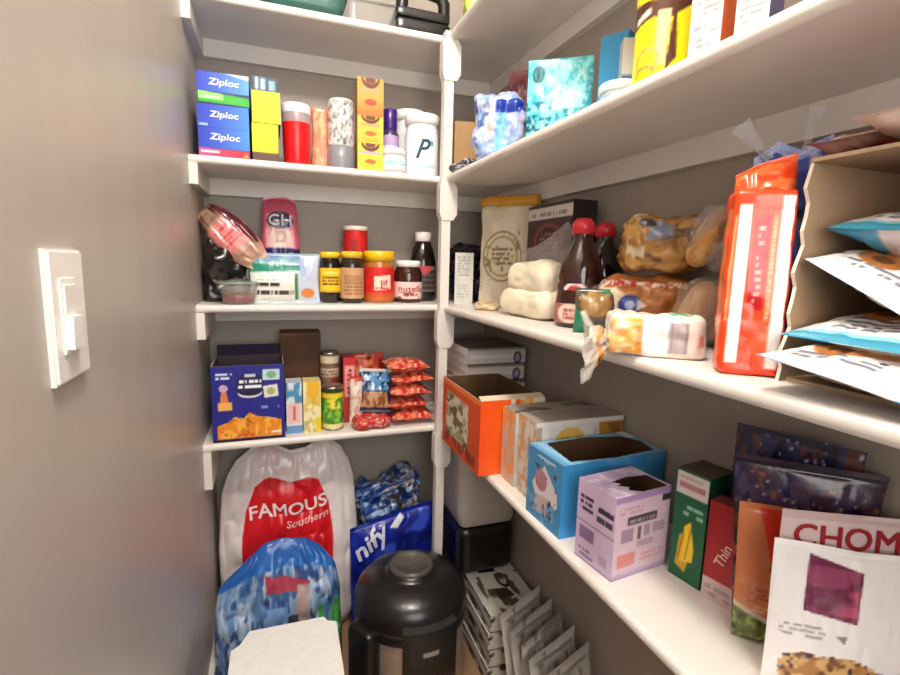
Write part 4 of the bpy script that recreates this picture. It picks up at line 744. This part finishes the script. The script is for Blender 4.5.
c = MB(); c.pillow(.16, .2, .034, [('bg', 'd8b4a4'), ('n', 0, 0, 1, 1, 6, 7, 4, .55, 'ecd4c4'), ('n', 0, 0, 1, 1, 9, 9, 8, .66, 'b07868')], amp=.006, seed=51, f=34)
solo('snack_bag', c, 'pale pink tan crinkled bag lying on top of the display box', 'bag', M=lying(.882, -1.345, bz1 + .02, 0, 0, 6))
c = MB(); c.pillow(.07, .17, .03, [('bg', 'a03830'), ('n', 0, 0, 1, 1, 5, 6, 4, .56, 'c8685c'), ('gv', 0, .85, 1, 1, 'c89a90', 'd8b8b0')], amp=.005, seed=55, f=34)
solo('snack_bag', c, 'dull red slim bag on the display box behind the pink one', 'bag', M=lying(.885, -1.258, bz1 + .018, 0, 0, -2))

# ============================================================ lowest right shelf
for i in range(5):
    w0 = (0, .004, -.003, .006, .002)[i]
    carton('flat_carton', 'flat pale grey carton with dark lines, %s of the stack behind the orange one' % ('lowest', 'second', 'third', 'fourth', 'topmost')[i], 'box', (.69 + w0, -.345 + w0), (.875, -.345 + w0), .2, .049, T4 + i * .0497, 'b8b2ac', f=[('bg', 'd0cac4'), ('r', 0, .0, 1, .1, '5a5450'), ('r', .04, .4, .8, .6, 'e4e0dc'), ('e', .86, .4, .07, .36, '2a2c38'), ('e', .86, .4, .045, .24, 'a0a4b0'), ('r', 0, .88, 1, 1, '8a847e')], l=[('bg', 'e4e0da'), ('r', .1, .3, .9, .6, 'c8c4c0')], t='6a625c', group='flat pale cartons stacked near the corner')
OR_L = [('bg', 'd8480c'), ('q', [(.1, .2), (.7, .16), (.72, .82), (.12, .86)], 'a8a07c'), ('n', .1, .2, .72, .82, 7, 7, 4, .5, 'd8d4c0'), ('n', .1, .2, .72, .82, 8, 9, 9, .6, '6a5a30'), ('r', 0, .93, 1, 1, 'f07a3a'), ('n', .1, .05, .9, .2, 8, 3, 3, .5, '8a2c0c')]
OR_F = [('bg', 'f0560a'), ('gu', 0, 0, .45, 1, 'ea4c08', 'f66410'), ('q', [(.5, 0), (1, 0), (1, 1), (.62, 1), (.5, .6)], 'e89838'), ('n', .46, 0, 1, 1, 6, 9, 4, .5, 'ecdcc8'), ('n', .5, 0, 1, 1, 7, 8, 8, .6, 'f0a83a')]
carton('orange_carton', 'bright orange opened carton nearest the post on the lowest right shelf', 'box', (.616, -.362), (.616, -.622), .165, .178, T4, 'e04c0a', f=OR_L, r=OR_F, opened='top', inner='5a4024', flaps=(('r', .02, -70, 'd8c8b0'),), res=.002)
WY_F = [('bg', 'd8d2cc'), ('r', 0, 0, .06, 1, 'a89888'), ('e', .38, .74, .17, .17, 'd8b050'), ('d', .26, .66, .5, .82, 3, 3, 'b08830'), ('q', [(.74, .5), (1, .5), (1, 1), (.7, 1)], 'b07a2a'), ('n', .58, .5, .8, .95, 6, 5, 6, .58, 'b0a098'), ('n', .74, .5, 1, .92, 7, 6, 9, .55, '8a5a20'), ('r', 0, .94, 1, 1, 'e4dfd8')]
carton('granola_carton', 'white carton with yellow oval label behind the blue carton', 'box', (.672, -.7), (.672, -.776), .21, .172, T4, 'd0cac2', f=[('bg', 'dcd4c8'), ('n', 0, 0, 1, 1, 4, 6, 3, .56, 'd8a878'), ('n', 0, 0, 1, 1, 6, 8, 7, .64, 'b0a498')], r=WY_F, t=[('bg', 'b4aaa0'), ('r', .1, .1, .9, .9, '9c928a')], res=.002)
carton('granola_carton', 'white carton with torn grey top next to the orange carton', 'box', (.668, -.63), (.668, -.694), .2, .168, T4, 'c8c2bc', f=[('bg', 'd0bca8'), ('n', 0, 0, 1, 1, 4, 7, 5, .5, 'e8a060')], r='d4cec6', t=[('bg', 'a8a098'), ('n', 0, 0, 1, 1, 4, 3, 4, .6, '6a5c50')])
BL_F = [('bg', '3f8ec0'), ('q', [(.16, .5), (.5, .84), (.88, .56), (.9, .38), (.62, .2), (.3, .3)], 'dcd4d4'), ('e', .42, .6, .17, .15, 'b07a88'), ('n', .2, .3, .85, .8, 8, 8, 5, .62, '5a4038'), ('q', [(.2, .1), (.75, .16), (.7, .42), (.28, .36)], 'c8b4b0'), ('n', 0, 0, 1, .36, 8, 8, 9, .56, '6aa4cc'), ('n', .1, .04, .8, .4, 11, 11, 17, .66, '4a2c24'), ('r', .3, .88, .8, .94, 'c0d8e8'), ('d', .3, .88, .8, .94, 1, 3, '5a7a98')]
BL_R = [('bg', '3a90cc'), ('r', .18, .35, .24, .8, '2a6a98'), ('d', .15, .3, .28, .84, 8, 4, '204a70'), ('gv', 0, 0, 1, .3, '3a98dc', '3a90cc'), ('n', .4, .3, 1, 1, 5, 5, 4, .6, '4ea0d4')]
BL_T = [('bg', '7ab4d8'), ('gv', 0, 0, 1, .1, '4a94c4', 'a4cce4'), ('hole', [(.1, .14), (.9, .1), (.97, .5), (.9, .92), (.5, .97), (.2, .88), (.06, .55)]), ('r', 0, .9, .3, 1, 'c8dce8')]
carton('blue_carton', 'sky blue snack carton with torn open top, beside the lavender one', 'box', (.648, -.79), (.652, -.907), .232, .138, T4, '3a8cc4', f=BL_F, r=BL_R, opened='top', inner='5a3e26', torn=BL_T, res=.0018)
LV_F = [('bg', 'cdb4d0'), ('r', 0, .49, 1, .505, '8a7088'), ('d', .08, .64, .44, .86, 3, 4, '3a2c44'), ('d', .54, .6, .96, .84, 2, 8, '4a3a50'), ('r', .56, .72, .95, .78, '342a3c'), ('r', .1, .28, .5, .44, '8a6a94'), ('d', .1, .06, .5, .2, 2, 4, '8a7a90'), ('r', .66, .1, .86, .22, 'b09ab8'), ('r', 0, 0, 1, .03, 'a088a8')]
LV_R = [('bg', 'd8bccc'), ('r', .0, .93, 1, 1, 'a888b4'), ('d', .08, .78, .5, .88, 2, 3, 'c898a8'), ('r', .22, .64, .76, .74, '54444e'), ('d', .26, .66, .72, .72, 1, 3, 'a8989c'), ('r', .12, .44, .34, .6, 'a48a9c'), ('r', .42, .44, .48, .6, '6a5a68'), ('r', .54, .46, .64, .6, 'a890a0'), ('r', .7, .48, .92, .6, 'b09aa8'), ('r', .42, .34, .72, .42, 'b89cac'), ('r', .08, .14, .4, .3, 'd88a84'), ('d', .5, .16, .92, .28, 2, 5, 'd8a0a0'), ('r', .84, .84, 1, .92, '3c3440'), ('gv', 0, 0, 1, .08, 'a48cb4', 'd0b4c8')]
LV_T = [('bg', 'bca4c8'), ('n', 0, 0, 1, 1, 4, 4, 3, .56, 'd4c4dc'), ('hole', [(.42, .3), (.56, .38), (.6, .28), (.72, .42), (.82, .34), (.97, .5), (.97, .95), (.45, .95), (.36, .62)]), ('q', [(.6, .1), (1, .2), (1, .3), (.62, .2)], 'e0d8e4')]
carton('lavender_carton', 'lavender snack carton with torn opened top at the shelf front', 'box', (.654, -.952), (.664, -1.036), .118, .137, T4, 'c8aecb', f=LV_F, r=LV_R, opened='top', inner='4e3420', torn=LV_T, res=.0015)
GR_F = [('bg', '135c38'), ('r', .02, .78, .98, .98, 'd4c8c4'), ('r', .1, .84, .9, .89, 'b07a7c'), ('r', .1, .92, .8, .95, 'b8aca8'), ('d', .3, .6, .9, .72, 2, 3, '8ab8a0'), ('q', [(.18, .12), (.5, .08), (.58, .2), (.44, .46), (.24, .4)], 'caa01c'), ('q', [(.3, .16), (.7, .2), (.72, .32), (.56, .56), (.38, .5)], 'f2c81c'), ('q', [(.46, .2), (.5, .2), (.62, .5), (.56, .52)], 'b88a10'), ('q', [(.24, .2), (.28, .18), (.4, .42), (.35, .44)], 'a87c10')]
carton('cracker_carton', 'tall green carton with yellow sticks picture beside the lavender one', 'box', (.772, -1.04), (.781, -1.093), .062, .178, T4, '0f4a30', f=GR_F, r=[('bg', '0e4a2e')], t='4a3a30', res=.0015)
RD_F = [('bg', 'a8141c'), ('r', 0, 0, 1, .22, 'd0b8b4'), ('d', .1, .04, .9, .18, 2, 3, 'a89094'), ('t', 'Thin', .55, .5, .013, 'f0c8c0', 72, 1.1), ('gu', 0, .22, .2, 1, '8a1018', 'a8141c')]
carton('cracker_carton', 'red carton with pale bottom label standing before the green one', 'box', (.777, -1.1), (.788, -1.145), .03, .152, T4, '8c1218', f=RD_F, r='7a1016', t='8a4038', res=.0015)
TM = [('bg', '40283a'), ('n', 0, 0, 1, 1, 6, 6, 4, .54, '4a3a56'), ('n', 0, 0, 1, 1, 11, 12, 9, .6, '6a3c30'), ('n', 0, 0, 1, 1, 14, 15, 19, .72, '8a5434'), ('n', 0, 0, 1, 1, 13, 13, 29, .66, '2a2044'), ('n', 0, 0, 1, 1, 24, 24, 39, .8, 'b8a4b0'), ('r', 0, .94, 1, 1, '241626')]
T2M = [('bg', '28263e'), ('n', 0, 0, 1, 1, 6, 6, 14, .54, '34345a'), ('n', 0, 0, 1, 1, 11, 12, 19, .62, '5a3030'), ('n', 0, 0, 1, 1, 13, 13, 29, .64, '1c1a34'), ('n', 0, 0, 1, 1, 24, 24, 9, .72, 'b0b0c8')]
def pouch(name, A, B, h, t, ops, label, seed, z=T4, lean=-4, wf=None, tf=None, m='film', amp=.004, group=None, back=None, pin=.02, res=.0016, f=22, ry=0):
    loc, rz, w = front(A, B, t, z)
    c = MB(); c.pillow(w, h, t, ops, back or [ops[0]], m=m, kind='stand', amp=amp, seed=seed, n=36, res=res, seal=.05, tf=tf, pin=pin, tdiv=2, f=f, wf=wf)
    return solo(name, c, label, 'bag', group=group, M=place(loc, rz, lean, ry))
pouch('trail_mix_pouch', (.812, -1.1), (.868, -1.235), .265, .02, T2M, 'dark navy trail mix pouch at the back by the right wall', 61, lean=2, group='dark trail mix pouches')
pouch('trail_mix_pouch', (.758, -1.155), (.866, -1.262), .24, .03, TM, 'dark purple trail mix pouch with berry print behind the orange pouch', 64, lean=0, wf=([0, 1], [.84, 1.08]), group='dark trail mix pouches')
KR = [('bg', 'c8764c'), ('q', [(.22, .97), (1, .97), (1, .1), (.56, .19), (.42, .45)], 'd4341c'), ('e', .42, .56, .06, .04, '5a2018'), ('e', .6, .5, .07, .05, '6a2418'), ('e', .52, .46, .05, .06, '8a3420'), ('e', .4, .8, .04, .03, 'b03a1c'), ('d', .14, .3, .6, .42, 4, 3, 'a85838'), ('d', .2, .24, .8, .29, 2, 7, 'd8b090'), ('q', [(0, 0), (1, 0), (1, .14), (.5, .17), (0, .26)], '5c6a2c'), ('n', 0, 0, 1, .2, 14, 16, 8, .5, '8aa04a'), ('n', 0, 0, 1, .2, 18, 18, 12, .62, '3a3a20'), ('q', [(0, .24), (.5, .15), (1, .12), (1, .15), (.5, .18), (0, .28)], 'c8b8a0')]
pouch('nut_pouch', (.739, -1.184), (.822, -1.245), .188, .028, KR, 'tan and red orange pouch with green bottom behind the white bags', 70, lean=0, wf=([0, 1], [.92, 1.06]), tf=([0, .5, 1], [1.0, 1.0, .96]))
CHP = [('bg', 'd8c0c0'), ('t', 'CHOMPS', .59, .86, .026, 'a0222c', 0, 1.02), ('r', 0, .95, 1, 1, 'cbb0b0')]
pouch('jerky_pouch', (.742, -1.232), (.874, -1.305), .205, .016, CHP, 'pale pink pouch with red letters CHOMPS behind the granola bag', 75, lean=0, amp=.002)
GN = [('bg', 'ece6e4'), ('q', [(.2, .54), (.52, .5), (.54, .86), (.22, .93)], '6a2444'), ('n', .22, .54, .52, .86, 5, 9, 4, .55, '8a3a5c'), ('n', .22, .54, .52, .86, 4, 12, 9, .62, 'b04868'), ('d', .06, .36, .34, .46, 3, 3, 'a8a0a0'), ('q', [(.4, .4), (.46, .35), (.47, .41)], '8a8484'), ('e', .9, .5, .05, .03, '6a8a6a'), ('q', [(.1, .0), (.1, .18), (.24, .24), (.5, .26), (.72, .16), (.8, 0)], 'a8743c'), ('n', .08, 0, .82, .26, 14, 14, 4, .52, 'd0a468'), ('n', .08, 0, .82, .26, 16, 16, 9, .64, '6e4420'), ('n', .08, 0, .82, .26, 20, 18, 19, .7, '3a2430'),
      ('q', [(0, .18), (.1, .18), (.1, .22), (.24, .27), (.3, .28), (0, .4)], 'ece6e4'), ('q', [(.5, .27), (.74, .17), (.84, .0), (1, 0), (1, .5), (.55, .42)], 'ece6e4'), ('t', 'H', .93, .26, .045, '8a3440', 0, 1.), ('r', 0, .96, 1, 1, 'f4f0ee')]
pouch('granola_bag', (.718, -1.25), (.868, -1.335), .176, .024, GN, 'white granola bag with plum square window nearest the camera', 81, lean=-3, tf=([0, .2, .5, 1], [1, .99, .96, .97]), amp=.003)

# ============================================================ floor under the right shelves
NB = [('bg', 'cfcac2'), ('n', 0, 0, 1, 1, 5, 3, 4, .6, '3a3028'), ('n', 0, 0, 1, 1, 9, 4, 8, .64, 'e4e0da'), ('r', 0, 0, 1, .06, '5a4a3c')]
NTP = [('bg', 'd8d4cc'), ('q', [(.1, .3), (.4, .26), (.42, .6), (.12, .62)], '1c1614'), ('e', .26, .44, .1, .1, 'a09890'), ('e', .56, .62, .12, .12, '2a221e'), ('e', .56, .62, .07, .07, 'c8c4bc'), ('q', [(.66, .3), (.86, .36), (.8, .66), (.68, .6)], '3a302a'), ('n', .45, .1, 1, 1, 7, 7, 3, .6, '5a5048')]
for i in range(4):
    o_ = (0, .004, -.002, .003)[i]
    carton('broth_carton', 'white and black printed flat carton, %s of the floor stack under the shelf' % ('lowest', 'second', 'third', 'topmost')[i], 'box', (.716 + o_, -.2), (.714 + o_, -.508), .158, .053, FZ + i * .0535, 'c4beb4', f=NB, r=NB, l=NB, t=NTP, group='black and white cartons stacked on the floor', res=.0025)
t = thing('food_bin', 'tall bin, off white above a black base, on the carton stack', 'bin', (.782, -.235, FZ + .2145))
c = MB(); c.rbox(.186, .2, .16, .03, c='121112', m='plastic', n=10); c.build('base', t)
c = MB(); c.rbox(.182, .196, .245, .022, c='beb6ac', m='plastic', n=10, loc=(0, 0, .154)); c.build('container', t)
PO = [('bg', 'a8a29c'), ('n', 0, 0, 1, 1, 4, 6, 3, .56, 'bcb6b0'), ('n', 0, 0, 1, 1, 6, 7, 9, .66, '868078'), ('r', .1, .9, .9, .93, '8e8882'), ('d', .1, .12, .9, .3, 4, 5, '8a847e')]
pp = [(-.6, 18, 'c0bab4', 'furthest from us in the row by the printed cartons'), (-.653, 17, 'bab4ae', 'second from the printed cartons'), (-.706, 16, '8a847c', 'darker grey, third in the row'), (-.758, 15, 'c8c2bc', 'fourth in the row'), (-.81, 14, 'bcb6b0', 'nearest to us in the row')]
for i, (y, rz_, cl, lb) in enumerate(pp):
    ops = [('bg', cl)] + PO[1:]
    c = MB(); c.pillow(.152, .285, .05, ops, [('bg', cl)], m='film', kind='stand', amp=.009, seed=90 + i * 4, f=20, n=30, seal=.05, pin=.05, tf=([0, .3, 1], [.93, .96, 1.02]))
    solo('foil_pouch', c, 'grey crinkled floor pouch, ' + lb, 'pouch', group='grey pouches in a row on the floor', M=place((.806, y, FZ), rz_, -12))
c = MB(); c.rbox(.05, .06, .2, .02, {'all': [('bg', '1a201e'), ('n', 0, 0, 1, 1, 5, 8, 4, .56, '3c6a5c'), ('n', 0, 0, 1, 1, 7, 9, 9, .66, 'a8c0b8')]}, amp=.012, f=26, seed=71, n=18)  # random green and pale flecks over a near black base
solo('plastic_bag', c, 'dark bag with green glints behind the post on the floor', 'bag', (.705, -.06, FZ), 0)
